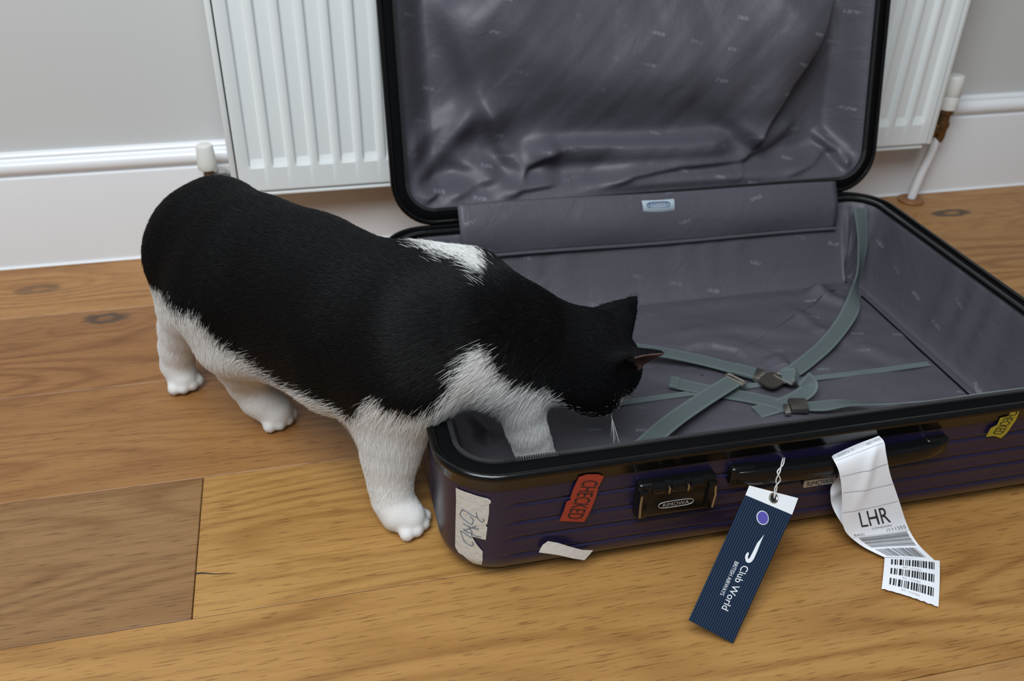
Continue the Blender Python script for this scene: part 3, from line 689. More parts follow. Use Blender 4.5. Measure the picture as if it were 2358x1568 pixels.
def near_side():
    # combination lock
    c = np.array([.3145, FY - .004, .0920])
    lk = MB().box(c + [0, .001, -.001], (.0405, .0065, .0215), .0045, seg=3).build('lock', M['gloss_black'], CASE, label='black three-wheel combination lock')
    for sx in (-1, 1):
        MB().box(c + [sx * .0355, -.0035, -.002], (.0045, .0060, .0170), .0022, seg=2).build('lock_button', M['gloss_black'], lk)
        MB().tube([c + [sx * .0375, -.0095, -.016], c + [sx * .0385, -.0100, 0], c + [sx * .0375, -.0090, .011]], .0011, 6).build('worn_edge', M['worn_edge'], lk)
    for k in (-1, 0, 1):
        MB().lathe(c + [k * .0195 - .0068, -.0015, .0135], (1, 0, 0), [(0, .0062), (.001, .0072), (.0126, .0072), (.0136, .0062)], 10).build('number_wheel', M['gloss_black'], lk)
    for k in (-.5, .5):
        MB().box(c + [k * .0195, -.0060, .0125], (.0012, .0030, .0040), .0008).build('wheel_divider', M['steel'], lk)
    pl = lambda q: c + np.array([q[0], -.0062, q[1]])
    P = [pl((.0180 * np.sign(math.cos(a)) * abs(math.cos(a)) ** .45, -.0075 + .0040 * np.sign(math.sin(a)) * abs(math.sin(a)) ** .8)) for a in np.linspace(0, 2 * math.pi, 50)[:-1]]
    MB().tube(P, .00035, 5, True).build('logo_border', M['silverp'], lk)
    put_text('RIMOWA', lambda s, t: pl((-.0135 + .027 * s, -.0098 + .0046 * t)) + np.array([0, -.0002, 0]), 'lettering', M['silverp'], lk, 'silver maker name')
    # handle: a drooping bar between two end mounts
    nx = 46; V = []
    for i in range(nx):
        t = i / (nx - 1); x = .3755 + t * (.6060 - .3755); s = math.sin(math.pi * t) ** .55 if 0 < t < 1 else 0.
        e = min(1., min(t, 1 - t) * 12); hgt = .0072 + .0025 * e; dep = .0060 + .0025 * e
        cy = FY - .0020 - .0060 * s; cz = .1035 - .0006 * math.sin(math.pi * t)
        for a in range(16):
            an = 2 * math.pi * a / 16; ca, sa = math.cos(an), math.sin(an)
            V.append((x, cy + dep * np.sign(ca) * abs(ca) ** .45, cz + hgt * np.sign(sa) * abs(sa) ** .45))
    hd = mesh_obj('handle', V, grid_faces(nx, 16, False, True) + [tuple(range(16)), tuple(range((nx - 1) * 16, nx * 16))], M['gloss_black'], CASE, True, fix=True, label='black moulded carry handle'); auto_smooth(hd, 45)
    for x in (.3835, .5985): MB().box((x, FY - .002, .1035), (.0140, .0060, .0112), .005, seg=3).build('handle_mount', M['gloss_black'], hd)
    # maker's badge under the handle
    b = on_face([(1853, 1118), (1919, 1107), (1916, 1097), (1855, 1105)])
    mid = b.mean(0); MB().box(mid + [0, -.001, 0], (.0180, .0016, .0050), .0014, seg=2).build('badge', M['silverp'], CASE, label='small oblong maker badge below the handle')
    put_text('RIMOWA', lambda s, t: mid + np.array([-.0150 + .030 * s, -.0030, -.0030 + .006 * t]), 'badge_lettering', M['ink'], CASE)
    # corner guard at the far end of the near side
    pass
    # red CHECKED sticker
    px = [(1333, 1098), (1352, 1092), (1378, 1092), (1391, 1097), (1376, 1125), (1377, 1128), (1372, 1145), (1371, 1148), (1359, 1178), (1345, 1202), (1320, 1201), (1288, 1200), (1298, 1176), (1305, 1155), (1315, 1150), (1313, 1146), (1320, 1126)]
    f = lambda p: on_face(p, .0016)
    st = poly_sheet(px, f, 'sticker', M['red'], CASE, 2, 'torn red sticker printed CHECKED')
    # letters run down the sticker with their heads towards the lock
    def ck(s, t):
        a = np.array([1343, 1106]) * (1 - s) + np.array([1304, 1194]) * s; b = np.array([1380, 1107]) * (1 - s) + np.array([1340, 1196]) * s
        return on_face(a * (1 - t) + b * t, .0019)
    put_text('CHECKED', ck, 'lettering', M['ink'], st)
    # white sticker peeling off lower down
    px = [(1262, 1246), (1285, 1250), (1310, 1258), (1340, 1266), (1366, 1267), (1355, 1280), (1346, 1290), (1320, 1286), (1285, 1278), (1241, 1272), (1243, 1266), (1250, 1254)]
    poly_sheet(px, lambda p: wall_pt(p, FY + .0015 - .0035 - .0025 * max(0, math.sin((p[0] - 1240) / 125 * 3.14))), 'sticker', M['sticker'], CASE, 3, 'small blank white peeling sticker near the bottom edge')
    # yellow sticker at the far end
    px = [(2332, 940), (2349, 943), (2340, 966), (2327, 985), (2318, 998), (2305, 1009), (2290, 1004), (2270, 1006), (2281, 986), (2296, 978), (2303, 962), (2322, 958)]
    ys = poly_sheet(px, f, 'sticker', M['yellow'], CASE, 2, 'torn yellow sticker with black print')
    def cy(s, t):
        a = np.array([2325, 946]) * (1 - s) + np.array([2284, 1000]) * s; b = np.array([2346, 947]) * (1 - s) + np.array([2308, 1000]) * s
        return on_face(a * (1 - t) + b * t, .0019)
    put_text('CHECKED', cy, 'lettering', M['ink'], ys)
    # old hand-written label wrapped round the corner
    px = [(1054, 1112), (1066, 1120), (1084, 1134), (1105, 1143), (1124, 1147), (1130, 1151), (1129, 1157), (1127, 1160), (1127, 1180), (1124, 1205), (1120, 1209), (1122, 1214), (1120, 1242), (1100, 1238), (1087, 1235), (1098, 1252), (1110, 1268), (1113, 1274), (1111, 1288), (1109, 1304), (1090, 1297), (1075, 1286), (1066, 1278), (1058, 1272), (1049, 1259), (1050, 1200), (1052, 1150)]
    q = [corner_iw(p) for p in px]
    st = poly_sheet(q, lambda a: corner_pt(a, .0009), 'sticker', M['oldsticker'], CASE, 5, 'torn grubby paper label with handwriting wrapped round the corner')
    Z = lambda l: [(1020 + x * 400 / 2323., 1060 + y * 400 / 2323.) for x, y in l]
    strokes = [Z([(265, 655), (330, 690), (400, 730), (458, 748)]), Z([(270, 650), (240, 690), (255, 740), (300, 790), (350, 835), (395, 840), (412, 800), (390, 760), (362, 745)]),
               Z([(455, 690), (470, 760), (500, 808), (540, 815), (545, 790), (525, 770)]), Z([(280, 825), (330, 860), (400, 895), (470, 918), (475, 905)]), Z([(275, 915), (340, 910), (400, 890), (440, 870)]),
               Z([(270, 915), (340, 950), (420, 985), (508, 1022)]), Z([(240, 930), (300, 970), (360, 1010), (380, 1030)]), Z([(245, 930), (250, 980), (280, 1050), (330, 1110), (380, 1130), (405, 1105), (390, 1070)]),
               Z([(350, 870), (380, 930), (400, 990), (395, 1015)])]
    mb = MB()
    for s in strokes:
        P = [corner_pt(corner_iw(p), .0013) for p in spline(np.array(s), 16)]; P = spline(np.array(P)[::3], 22); mb.tube(P, .00038, 5)
    mb.build('handwriting', M['pen'], st)
near_side()
def far_wheel():
    # dark wheel housing at the end of the near side
    c = np.array([.780, .640, .030])
    MB().box(c + [.012, .0, -.002], (.034, .032, .026), .010, seg=3).build('corner_guard', M['gloss_black'], CASE, label='black corner guard')
far_wheel()

# ------------------------------------------------------------------ striped card tag tied to the handle
def card_tag():
    tl = wall_pt(np.array((1726., 1118)), .6015); tr = wall_pt(np.array((1838., 1147)), .5930); br = floor_pt(np.array((1688., 1481)), .0030)
    n_ = np.cross(tr - tl, br - tl); n_ = unit(n_); n_ = n_ if n_ @ CF < 0 else -n_
    on = lambda px, lift=0.: plane_pt(np.asarray(px, float), tl, n_) + n_ * lift
    bl = on((1586, 1428)); pass
    T = empty('luggage_tag', tuple(on((1780, 1147))), 'navy pinstriped card luggage tag with a white top tied to the handle', 'luggage tag')
    m1, m2 = on((1717, 1140)), on((1824, 1185))
    def slab(name, c, m_, cx0=0., cx1=1., n=24):
        V, uv = [], []
        for lift in (0., -.0007):
            for i in range(n + 1):
                for j in range(2):
                    t = i / n; a = c[0] * (1 - t) + c[3] * t; b = c[1] * (1 - t) + c[2] * t
                    V.append((a if j == 0 else b) + n_ * lift); uv.append((j * 1., t))
        k = 2 * (n + 1); F = []
        for i in range(n):
            F += [(2 * i, 2 * i + 1, 2 * i + 3, 2 * i + 2), (k + 2 * i, k + 2 * i + 2, k + 2 * i + 3, k + 2 * i + 1), (2 * i, 2 * i + 2, k + 2 * i + 2, k + 2 * i), (2 * i + 1, k + 2 * i + 1, k + 2 * i + 3, 2 * i + 3)]
        F += [(0, k, k + 1, 1), (2 * n, 2 * n + 1, k + 2 * n + 1, k + 2 * n)]
        return mesh_obj(name, V, F, m_, T, False, uv=uv)
    slab('striped_card', [m1, m2, br, bl], M['card']); slab('white_band', [tl, tr, m2, m1], M['white'])
    Z = lambda l: [(1560 + x / 3.0156, 980 + y / 3.0156) for x, y in l]
    L = .0006
    def disc(c, r, name, m_, lift, n=40):
        # round on the card, not on the picture
        c = on(c); u = unit(m2 - m1); v = np.cross(n_, u); mesh_obj(name, [c + r * (math.cos(a) * u + math.sin(a) * v) + n_ * lift for a in np.linspace(0, 2 * math.pi, n + 1)[:-1]], [tuple(range(n))], m_, T, False)
    r = np.linalg.norm(on(Z([(548, 640)])[0]) - on(Z([(632, 640)])[0])) / 2
    disc(Z([(590, 640)])[0], r, 'disc_border', M['white'], L * .5); disc(Z([(590, 640)])[0], r * .88, 'foil_disc', M['disc'], L)
    # sweeping ribbon emblem
    em = Z([(600, 757), (580, 800), (548, 880), (528, 925), (510, 948), (490, 954), (474, 945), (467, 920), (470, 900), (480, 884), (490, 878), (494, 890), (486, 912), (488, 928), (500, 918), (520, 880), (552, 815)])
    mesh_obj('ribbon_emblem', [on(p, L) for p in em], [tuple(range(len(em)))], M['white'], T, False)
    # lettering running down the card, heads towards the handle side
    def tx(s, c, nm):       # c: four pixel corners: lower start, lower end, upper end, upper start
        c = [on(p, L) for p in Z(c)]; put_text(s, quad_fn(c, 0.), nm, M['white'], T)
    tx('Club World', [(447, 968), (303, 1268), (350, 1290), (496, 982)], 'lettering')
    tx('BRITISH AIRWAYS', [(397, 940), (292, 1172), (318, 1182), (424, 952)], 'lettering')
    h = on((1780, 1147))
    P = [h + .0042 * (math.cos(a) * unit(m2 - m1) + math.sin(a) * np.cross(n_, unit(m2 - m1))) + n_ * .0006 for a in np.linspace(0, 2 * math.pi, 25)[:-1]]
    MB().tube(P, .0011, 6, True).build('eyelet', M['steel'], T)
    disc((1780, 1147), .0034, 'eyelet_hole', M['ink'], L)
    # looped string over the handle
    def st_(dx): return [h + n_ * .002, wall_pt(np.array((1787. - dx * 2, 1122)), .5925), wall_pt(np.array((1792. + dx * 5, 1105)), .5925), wall_pt(np.array((1793. - dx * 3, 1086)), .5930),
                         floor_pt(np.array((1801. + dx * 2, 1071)), .1150), floor_pt(np.array((1804. + dx * 2, 1058)), .1145), floor_pt(np.array((1806. + dx * 2, 1052)), .1090)]
    s1, s2 = st_(1), st_(-1)
    mb = MB()
    for s in (s1, s2): mb.tube(spline(s, 36), .0006, 6)
    mb.build('string', M['string'], T)
card_tag()

# ------------------------------------------------------------------ airline baggage label looped over the handle
def bag_label():
    zz = lambda x, y: (1880 + x / 3.734, 1000 + y / 3.734)
    st = [  # pixel of the edge towards the lock, pixel of the other edge, distance y of each
        ((1914, 1050), (2024, 1004), .6075, .6105), ((1921, 1062), (2036, 1018), .5960, .6010), ((1931, 1084), (2041, 1047), .5905, .5950), ((1937, 1115), (2050, 1092), .5885, .5910),
        ((1939, 1150), (2062, 1128), .5870, .5890), ((1938, 1190), (2073, 1161), .5860, .5870), ((1946, 1222), (2085, 1198), .5840, .5840), ((1967, 1244), (2098, 1228), .5800, .5780),
        ((1995, 1263), (2118, 1257), .5730, .5660), ((2036, 1283), (2152, 1290), None, None)]
    Lp, Rp = [], []
    for a, b, ya, yb in st:
        if ya is None: Lp.append(floor_pt(np.array(a, float), .006)); Rp.append(floor_pt(np.array(b, float), .006))
        else: Lp.append(wall_pt(np.array(a, float), ya)); Rp.append(wall_pt(np.array(b, float), yb))
    Lp, Rp = np.array(Lp), np.array(Rp)
    # the strip goes on over the handle and down behind it
    NB = 60
    A, B = spline(Lp, NB), spline(Rp, NB)
    def surf(s, t, lift=0.):
        """s across, t along (0 at the fold, 1 on the floor)"""
        def at(C, t):
            x = min(max(t, 0), 1) * (NB - 1); i = min(int(x), NB - 2); return C[i] * (1 - (x - i)) + C[i + 1] * (x - i)
        a, b = at(A, t), at(B, t); e = .004; T_ = (at(A, t + e) + at(B, t + e)) - (at(A, t - e) + at(B, t - e)); n_ = unit(np.cross(T_, b - a)); n_ = n_ if n_ @ CF < 0 else -n_
        rid = .0022 * math.exp(-((s - (1.0 - 1.5 * t)) / .10) ** 2) * math.exp(-((t - .28) / .22) ** 2) + .0012 * math.sin(math.pi * s)
        return a * (1 - s) + b * s + n_ * (rid + lift)
    T = empty('baggage_label', tuple(Lp[0] * .5 + Rp[0] * .5), 'long white paper airline baggage label looped over the handle and trailing onto the floor', 'baggage label')
    nu = 22; V = [surf(j / (nu - 1), i / (NB - 1)) for i in range(NB) for j in range(nu)]
    strip = mesh_obj('paper_strip', V, grid_faces(NB, nu), M['paper'], T, True)
    # back half of the loop: hangs between handle and case, crumpled
    lk = [((1916, 1052), .6075), ((1926, 1068), .6085), ((1931, 1092), .6100), ((1914, 1126), .6085), ((1911, 1148), .6060), ((1922, 1176), .6000), ((1942, 1210), .5890)]
    bk = [(A[0], B[0])]
    for q_, y_ in lk[1:]:
        p_ = wall_pt(np.array(q_, float), y_); bk.append((p_, p_ + np.array([.046, .002, -.003])))
    a2, b2 = spline([q[0] for q in bk], 40), spline([q[1] for q in bk], 40); V = []
    for i in range(40):
        for j in range(12):
            s = j / 11; V.append(a2[i] * (1 - s) + b2[i] * s + np.array([0, .0016 * math.sin(7 * s + i * .45) * min(1, i / 8), .001 * math.sin(5 * s + i * .3)]))
    mesh_obj('paper_strip_back', V, grid_faces(40, 12), M['paper'], T, True)
    # end piece lying on the floor with its small bar-code stickers
    cs = [(2037, 1284), (2164, 1291), (2161, 1399), (2030, 1356)]
    q = [floor_pt(np.array(c, float), z) for c, z in zip(cs, (.0075, .0075, .0030, .0030))]
    def endp(s, t, lift=0.):
        return (q[0] * (1 - s) + q[1] * s) * (1 - t) + (q[3] * (1 - s) + q[2] * s) * t + np.array([0, 0, lift + .0018 * math.sin(math.pi * t) + .0012 * math.sin(math.pi * s)])
    V = []
    for i in range(17):
        for j in range(17):
            t = i / 16; p = endp(j / 16, t if i < 16 else 1 - .02 * abs(math.sin(j * 1.7))); V.append(p)
    mesh_obj('sticker_sheet', V, grid_faces(17, 17), M['paper'], T, True)
    def bars(fn, n, along, lo, hi, a0, a1, seed, name, m_, gaps=.45, cuts=4):
        r = random.Random(seed); V, F = [], []; x = 0.; seq = []
        while x < n: w = r.choice((1, 1, 1, 2, 2, 3)); seq.append((x, w)); x += w + r.choice((1, 1, 2, 2))
        for x, w in seq:
            p0, p1 = a0 + (a1 - a0) * x / n, a0 + (a1 - a0) * min(x + w, n) / n; k = len(V)
            for c in range(cuts + 1):
                o = lo + (hi - lo) * c / cuts
                V += [fn(p0, o), fn(p1, o)] if along else [fn(o, p0), fn(o, p1)]
            F += [(k + 2 * c, k + 2 * c + 1, k + 2 * c + 3, k + 2 * c + 2) for c in range(cuts)]
        return mesh_obj(name, V, F, m_, T, False)
    for k in range(3):
        bars(lambda s, t: endp(s, t, .0004), 52, True, .06 + .295 * k, .24 + .295 * k, .12, .90, 11, 'bar_code', M['ink'], cuts=3)
        put_text('BA 103484', (lambda k: (lambda s, t: endp(.34 + .32 * s, .315 + .295 * k - .045 * t + .02 * s, .0004)))(k), 'small_print', M['faintink'], T)
    # print on the strip: t runs down the strip
    S = lambda s, t: surf(s, t, .0005)
    def tx(s, s0, s1, t0, t1, m_, name='print'):   # t0 foot of the letters, t1 head
        put_text(s, lambda a, b: S(s0 + (s1 - s0) * a, t0 + (t1 - t0) * b), name, m_, T)
    tx('LHR', .27, .76, .655, .545, M['ink'], 'lettering'); tx('LONDON', .42, .74, .688, .672, M['greyink']); tx('/111255', .62, .96, .728, .700, M['greyink']); tx('BAG', .08, .24, .733, .712, M['greyink'])
    tx('OOFETA  21', .10, .42, .085, .050, M['faintink']); tx('NRT11MAY', .68, .97, .085, .050, M['faintink'])
    for t in (.115, .27, .395, .525, .742):
        V = []; 
        for i in range(13): s = .02 + .96 * i / 12; V += [S(s, t), S(s, t + .0035)]
        mesh_obj('rule_line', V, [(2 * i, 2 * i + 1, 2 * i + 3, 2 * i + 2) for i in range(12)], M['faintink'], T, False)
    bars(S, 62, False, .10, .94, .755, .885, 5, 'bar_code', M['greyink'], cuts=12)
    bars(S, 60, True, .905, .985, .12, .88, 9, 'bar_code', M['greyink'], cuts=4)
bag_label()

# ---- cat geometry (pasted into scene.py) ----
def cat_prims():
    P = []   # (a, ra, b, rb, k, flow, chain)
    cid = [0]
    def v(*a): return np.array(a, float)
    def chain(pts, k, flow=None):
        cid[0] += 1
        for (a, ra), (b, rb) in zip(pts, pts[1:]):
            a = np.asarray(a, float); b = np.asarray(b, float)
            fl = (b - a) / (np.linalg.norm(b - a) + 1e-9) if flow is None else np.asarray(flow, float)
            P.append((a, ra, b, rb, k, fl, cid[0]))
    def cone(a, ra, b, rb, k=.02, flow=None): chain([(a, ra), (b, rb)], k, flow)
    def px(l): return [(floor_pt(q, z), r) for q, z, r in l]
    back = v(-.62, .62, -.35); dn = v(0, 0, -1)
    chain(px([((500, 560), .211, .065), ((580, 606), .205, .082), ((700, 676), .190, .094), ((830, 742), .189, .092), ((955, 776), .199, .082), ((1060, 765), .206, .066)]), .03, back)
    chain(px([((472, 532), .221, .049), ((510, 512), .225, .052)]), .04, back)          # rump
    chain(px([((980, 668), .220, .052), ((1080, 672), .220, .050)]), .03, back)          # withers
    chain(px([((590, 725), .152, .050), ((690, 782), .147, .052), ((790, 838), .146, .050), ((860, 872), .151, .044)]), .035, back)   # hanging belly
    hc = HEAD_C; n, t, l = HEAD_N, HEAD_T, HEAD_L
    chain([(floor_pt((1060, 765), .206), .064), (floor_pt((1190, 775), .190), .058), (hc - .012 * t - .02 * n, .048)], .03, v(-1, 0, -.1))
    cone(floor_pt((1150, 850), .170), .036, hc + .012 * n - .025 * t, .031, .03, v(-1, 0, -.2))
    # head
    cone(hc - .012 * n, .047, hc + .012 * n + .004 * t, .045, .02, -n)
    for s in (-1, 1):
        cone(hc + .006 * n - .014 * t + s * .024 * l, .031, hc + .026 * n - .016 * t + s * .018 * l, .028, .02, -n + .6 * s * l)
        cone(hc + .050 * n - .012 * t + s * .009 * l, .0175, hc + .058 * n - .013 * t + s * .007 * l, .0135, .012, -n + s * l)
    cone(hc + .030 * n + .008 * t, .027, hc + .060 * n - .004 * t, .012, .015, -n + .5 * t)
    cone(hc + .036 * n - .022 * t, .020, hc + .050 * n - .023 * t, .013, .012, -n - .5 * t)
    # right foreleg, outside the case
    f = floor_pt((943, 1190), .017)
    chain(px([((925, 880), .165, .053), ((905, 985), .115, .0375), ((900, 1035), .090, .0325), ((898, 1072), .071, .0275), ((899, 1110), .052, .0238), ((904, 1148), .033, .0215), ((922, 1177), .021, .0215)]) + [(f, .0170)], .03, dn)
    paw(cone, f, v(.72, -.69, 0), .0165)
    # left foreleg, stepping into the case
    L = px([((1150, 830), .175, .038), ((1192, 925), .132, .0255), ((1212, 980), .098, .0235), ((1225, 1020), .070, .0220), ((1234, 1050), .048, .0205)])
    e = L[-1][0] + v(.010, -.006, -.010); chain(L + [(e, .0185)], .018, dn); paw(cone, e, v(.85, -.5, 0), .016)
    # right hind leg
    L = px([((450, 605), .190, .056), ((450, 692), .140, .047), ((422, 750), .098, .031), ((408, 795), .066, .0235), ((409, 838), .034, .0205), ((420, 868), .018, .0185)])
    chain(L, .035, dn); paw(cone, L[-1][0], v(.45, -.89, 0), .0165)
    # left hind leg, stepping forward under the belly
    L = px([((520, 690), .180, .062), ((542, 772), .140, .048), ((556, 830), .098, .033), ((572, 874), .060, .0265), ((598, 916), .036, .0235), ((634, 948), .018, .0205)])
    chain(L, .035, dn); paw(cone, L[-1][0], v(.62, -.78, 0), .0175)
    # tail, carried low along the far flank
    tl = [v(-.160, 1.045, .205), v(-.150, 1.080, .165), v(-.110, 1.100, .125), v(-.060, 1.060, .100), v(-.015, 1.010, .095)]
    chain(list(zip(tl, [.022, .019, .016, .0145, .011])), .012)
    return P

def paw(cone, c, d, r):
    """four toes fanned out on the ground ahead of the paw's centre"""
    d = np.asarray(d, float); d = d / np.linalg.norm(d)
    side = np.array([d[1], -d[0], 0.])
    z = c[2]
    for i, (s, fw) in enumerate(((-1.35, .62), (-.5, 1.0), (.5, 1.0), (1.35, .62))):
        q = c + side * s * r * .68 + d * r * fw * .74
        q = np.array([q[0], q[1], max(z - r + .0090, .0078)])
        o = c + side * s * r * .45 - d * r * .2; o = np.array([o[0], o[1], z])
        cone(o, r * .48, q, .0080, .0018, d * .5 + np.array([0, 0, -1]))

HEAD_C = np.array([.280, .768, .148])
HEAD_N = np.array([.50, .10, -.86]); HEAD_N /= np.linalg.norm(HEAD_N)
HEAD_L = np.array([-.08, -1.0, -.05]); HEAD_L -= HEAD_N * (HEAD_L @ HEAD_N); HEAD_L /= np.linalg.norm(HEAD_L)   # cat's right
HEAD_T = np.cross(HEAD_L, HEAD_N); HEAD_T /= np.linalg.norm(HEAD_T)
if HEAD_T[2] < 0: HEAD_T = -HEAD_T

def ear_sdf(X, s):
    n, t, l = HEAD_N, HEAD_T, HEAD_L
    base = HEAD_C + .030 * t + s * (.027 if s > 0 else .031) * l - .004 * n
    tip = HEAD_C + .072 * t + s * (.043 if s > 0 else .055) * l - .004 * n
    ax = tip - base; L = np.linalg.norm(ax); ax = ax / L
    fl = .55 * n + s * 1.0 * l; fl -= ax * (fl @ ax); fl /= np.linalg.norm(fl)     # opening direction
    wd = np.cross(ax, fl)
    q = X - base
    u = q @ ax; f = q @ fl; w = q @ wd
    def shape(u, f, w, r0):
        tt = np.clip(u / L, 0, 1)
        rad = r0 * (1 - tt) ** .8 + .003
        du = u - tt * L
        return np.sqrt(du ** 2 + (f * 1.9) ** 2 + w ** 2) - rad
    outer = shape(u, f, w, .026)
    inner = shape(u - .004, f - .0075, w, .021)
    return np.maximum(outer, -inner) * .7

def smin(a, b, k):
    h = np.clip(.5 + .5 * (b - a) / k, 0, 1)
    return b * (1 - h) + a * h - k * h * (1 - h)

def cone_sdf(X, pr):
    a, ra, b, rb = pr[:4]
    ba = b - a; L2 = ba @ ba + 1e-12
    t = np.clip(((X - a) @ ba) / L2, 0, 1)
    return np.linalg.norm(X - a - t[..., None] * ba, axis=-1) - (ra + (rb - ra) * t)

def cat_field(h):
    lo = np.array([-.30, .62, -.006]); hi = np.array([.40, 1.16, .34])
    n = np.ceil((hi - lo) / h).astype(int)
    D = np.full(n, 1., np.float32)
    ax = [lo[i] + h * np.arange(n[i]) for i in range(3)]
    def block(mn, mx):
        i0 = np.maximum(((mn - lo) / h).astype(int), 0); i1 = np.minimum(((mx - lo) / h).astype(int) + 2, n)
        sl = tuple(slice(i0[i], i1[i]) for i in range(3))
        X = np.stack(np.meshgrid(*[ax[i][sl[i]] for i in range(3)], indexing='ij'), -1)
        return sl, X
    prims = cat_prims()
    for cid in sorted({pr[6] for pr in prims}):
        grp = [pr for pr in prims if pr[6] == cid]; k = grp[0][4]
        m = max(max(pr[1], pr[3]) for pr in grp) + k * 1.2 + .012
        pts = np.array([q for pr in grp for q in (pr[0], pr[2])])
        sl, X = block(pts.min(0) - m, pts.max(0) + m)
        T = np.full(X.shape[:3], 1., np.float32)
        for pr in grp: T = smin(T, cone_sdf(X, pr).astype(np.float32), .005)
        D[sl] = smin(D[sl], T, k)
    rmp = np.clip((ax[2] - .015) / .12, 0, 1)
    D += (.0030 * rmp * rmp * (3 - 2 * rmp)).astype(np.float32)[None, None, :]      # room for the fur
    for s in (-1, 1):
        c = HEAD_C + .05 * HEAD_T + s * .035 * HEAD_L
        sl, X = block(c - .065, c + .065)
        D[sl] = smin(D[sl], ear_sdf(X, s), .006)
    return D, lo, prims

def surface_nets(D, lo, h):
    S = D < 0
    n = np.array(D.shape)
    c = n - 1
    acc = np.zeros(tuple(c) + (3,), np.float32); cnt = np.zeros(tuple(c), np.float32)
    corner = [(i, j, k) for i in (0, 1) for j in (0, 1) for k in (0, 1)]
    def sub(A, o): return A[o[0]:o[0] + c[0], o[1]:o[1] + c[1], o[2]:o[2] + c[2]]
    for a in corner:
        for ax in range(3):
            if a[ax]: continue
            b = list(a); b[ax] = 1
            da, db = sub(D, a), sub(D, b)
            m = (da < 0) != (db < 0)
            t = np.where(m, da / np.where(m, da - db, 1), 0)
            cnt += m
            for q in range(3):
                acc[..., q] += np.where(m, a[q] + (t if q == ax else 0), 0)
    act = cnt > 0
    idx = np.full(tuple(c), -1, np.int64); idx[act] = np.arange(act.sum())
    base = np.stack(np.nonzero(act), -1)
    V = (base + acc[act] / cnt[act][:, None]) * h + lo
    F = []
    for ax in range(3):
        o = [0, 0, 0]; o[ax] = 1
        A = S[tuple(slice(0, n[q] - o[q]) for q in range(3))]; B = S[tuple(slice(o[q], n[q]) for q in range(3))]
        ch = A != B
        u, w = (ax + 1) % 3, (ax + 2) % 3
        I = np.stack(np.nonzero(ch), -1)
        I = I[(I[:, u] > 0) & (I[:, w] > 0) & (I[:, u] < c[u]) & (I[:, w] < c[w]) & (I[:, ax] < c[ax])]
        ins = A[tuple(I.T)]
        q = []
        for du, dw in ((-1, -1), (0, -1), (0, 0), (-1, 0)):
            J = I.copy(); J[:, u] += du; J[:, w] += dw; q.append(idx[tuple(J.T)])
        Q = np.stack(q, -1)
        Q[~ins] = Q[~ins][:, ::-1]
        F.append(Q)
    return V, np.concatenate(F)

# ------------------------------------------------------------------ fur coat of the cat
COAT_BLACK = [(250, 640), (345, 655), (375, 680), (400, 705), (412, 722), (438, 714), (470, 755), (500, 784), (560, 824), (620, 872), (680, 905), (740, 928), (790, 955), (815, 968), (832, 940), (865, 918), (890, 945),
              (950, 960), (1000, 946), (1040, 908), (1060, 858), (1082, 815), (1102, 798), (1130, 812), (1150, 858), (1172, 882), (1260, 902), (1288, 920), (1302, 947), (1350, 968), (1425, 966), (1480, 985), (1700, 900), (1700, 400), (250, 250)]
COAT_NAPE = [(930, 540), (1000, 548), (1060, 548), (1108, 580), (1118, 625), (1104, 645), (1088, 608), (1060, 590), (1000, 578)]
COAT_MUZZLE = [(1428, 918), (1490, 905), (1490, 985), (1395, 985), (1410, 955), (1432, 950)]
def inside(P, poly):
    x, y = P[:, 0], P[:, 1]; r = np.zeros(len(P), bool); poly = np.asarray(poly, float)
    for (x0, y0), (x1, y1) in zip(poly, np.roll(poly, -1, 0)):
        m = (y0 > y) != (y1 > y); r ^= m & (x < (x1 - x0) * (y - y0) / (y1 - y0 + 1e-12) + x0)
    return r
def coat_is_black(P):
    q = project(P) + 5 * np.sin(P @ np.array([[310., 170, 90], [210, -280, 150]]).T)
    b = inside(q, COAT_BLACK) & ~inside(q, COAT_NAPE) & ~inside(q, COAT_MUZZLE)
    b &= ~((P[:, 2] < .105) & (P[:, 0] < .2) & (P[:, 1] < 1.06))                            # white socks and belly
    b |= (P[:, 1] > 1.055) & (P[:, 2] > .05)                           # tail
    return b
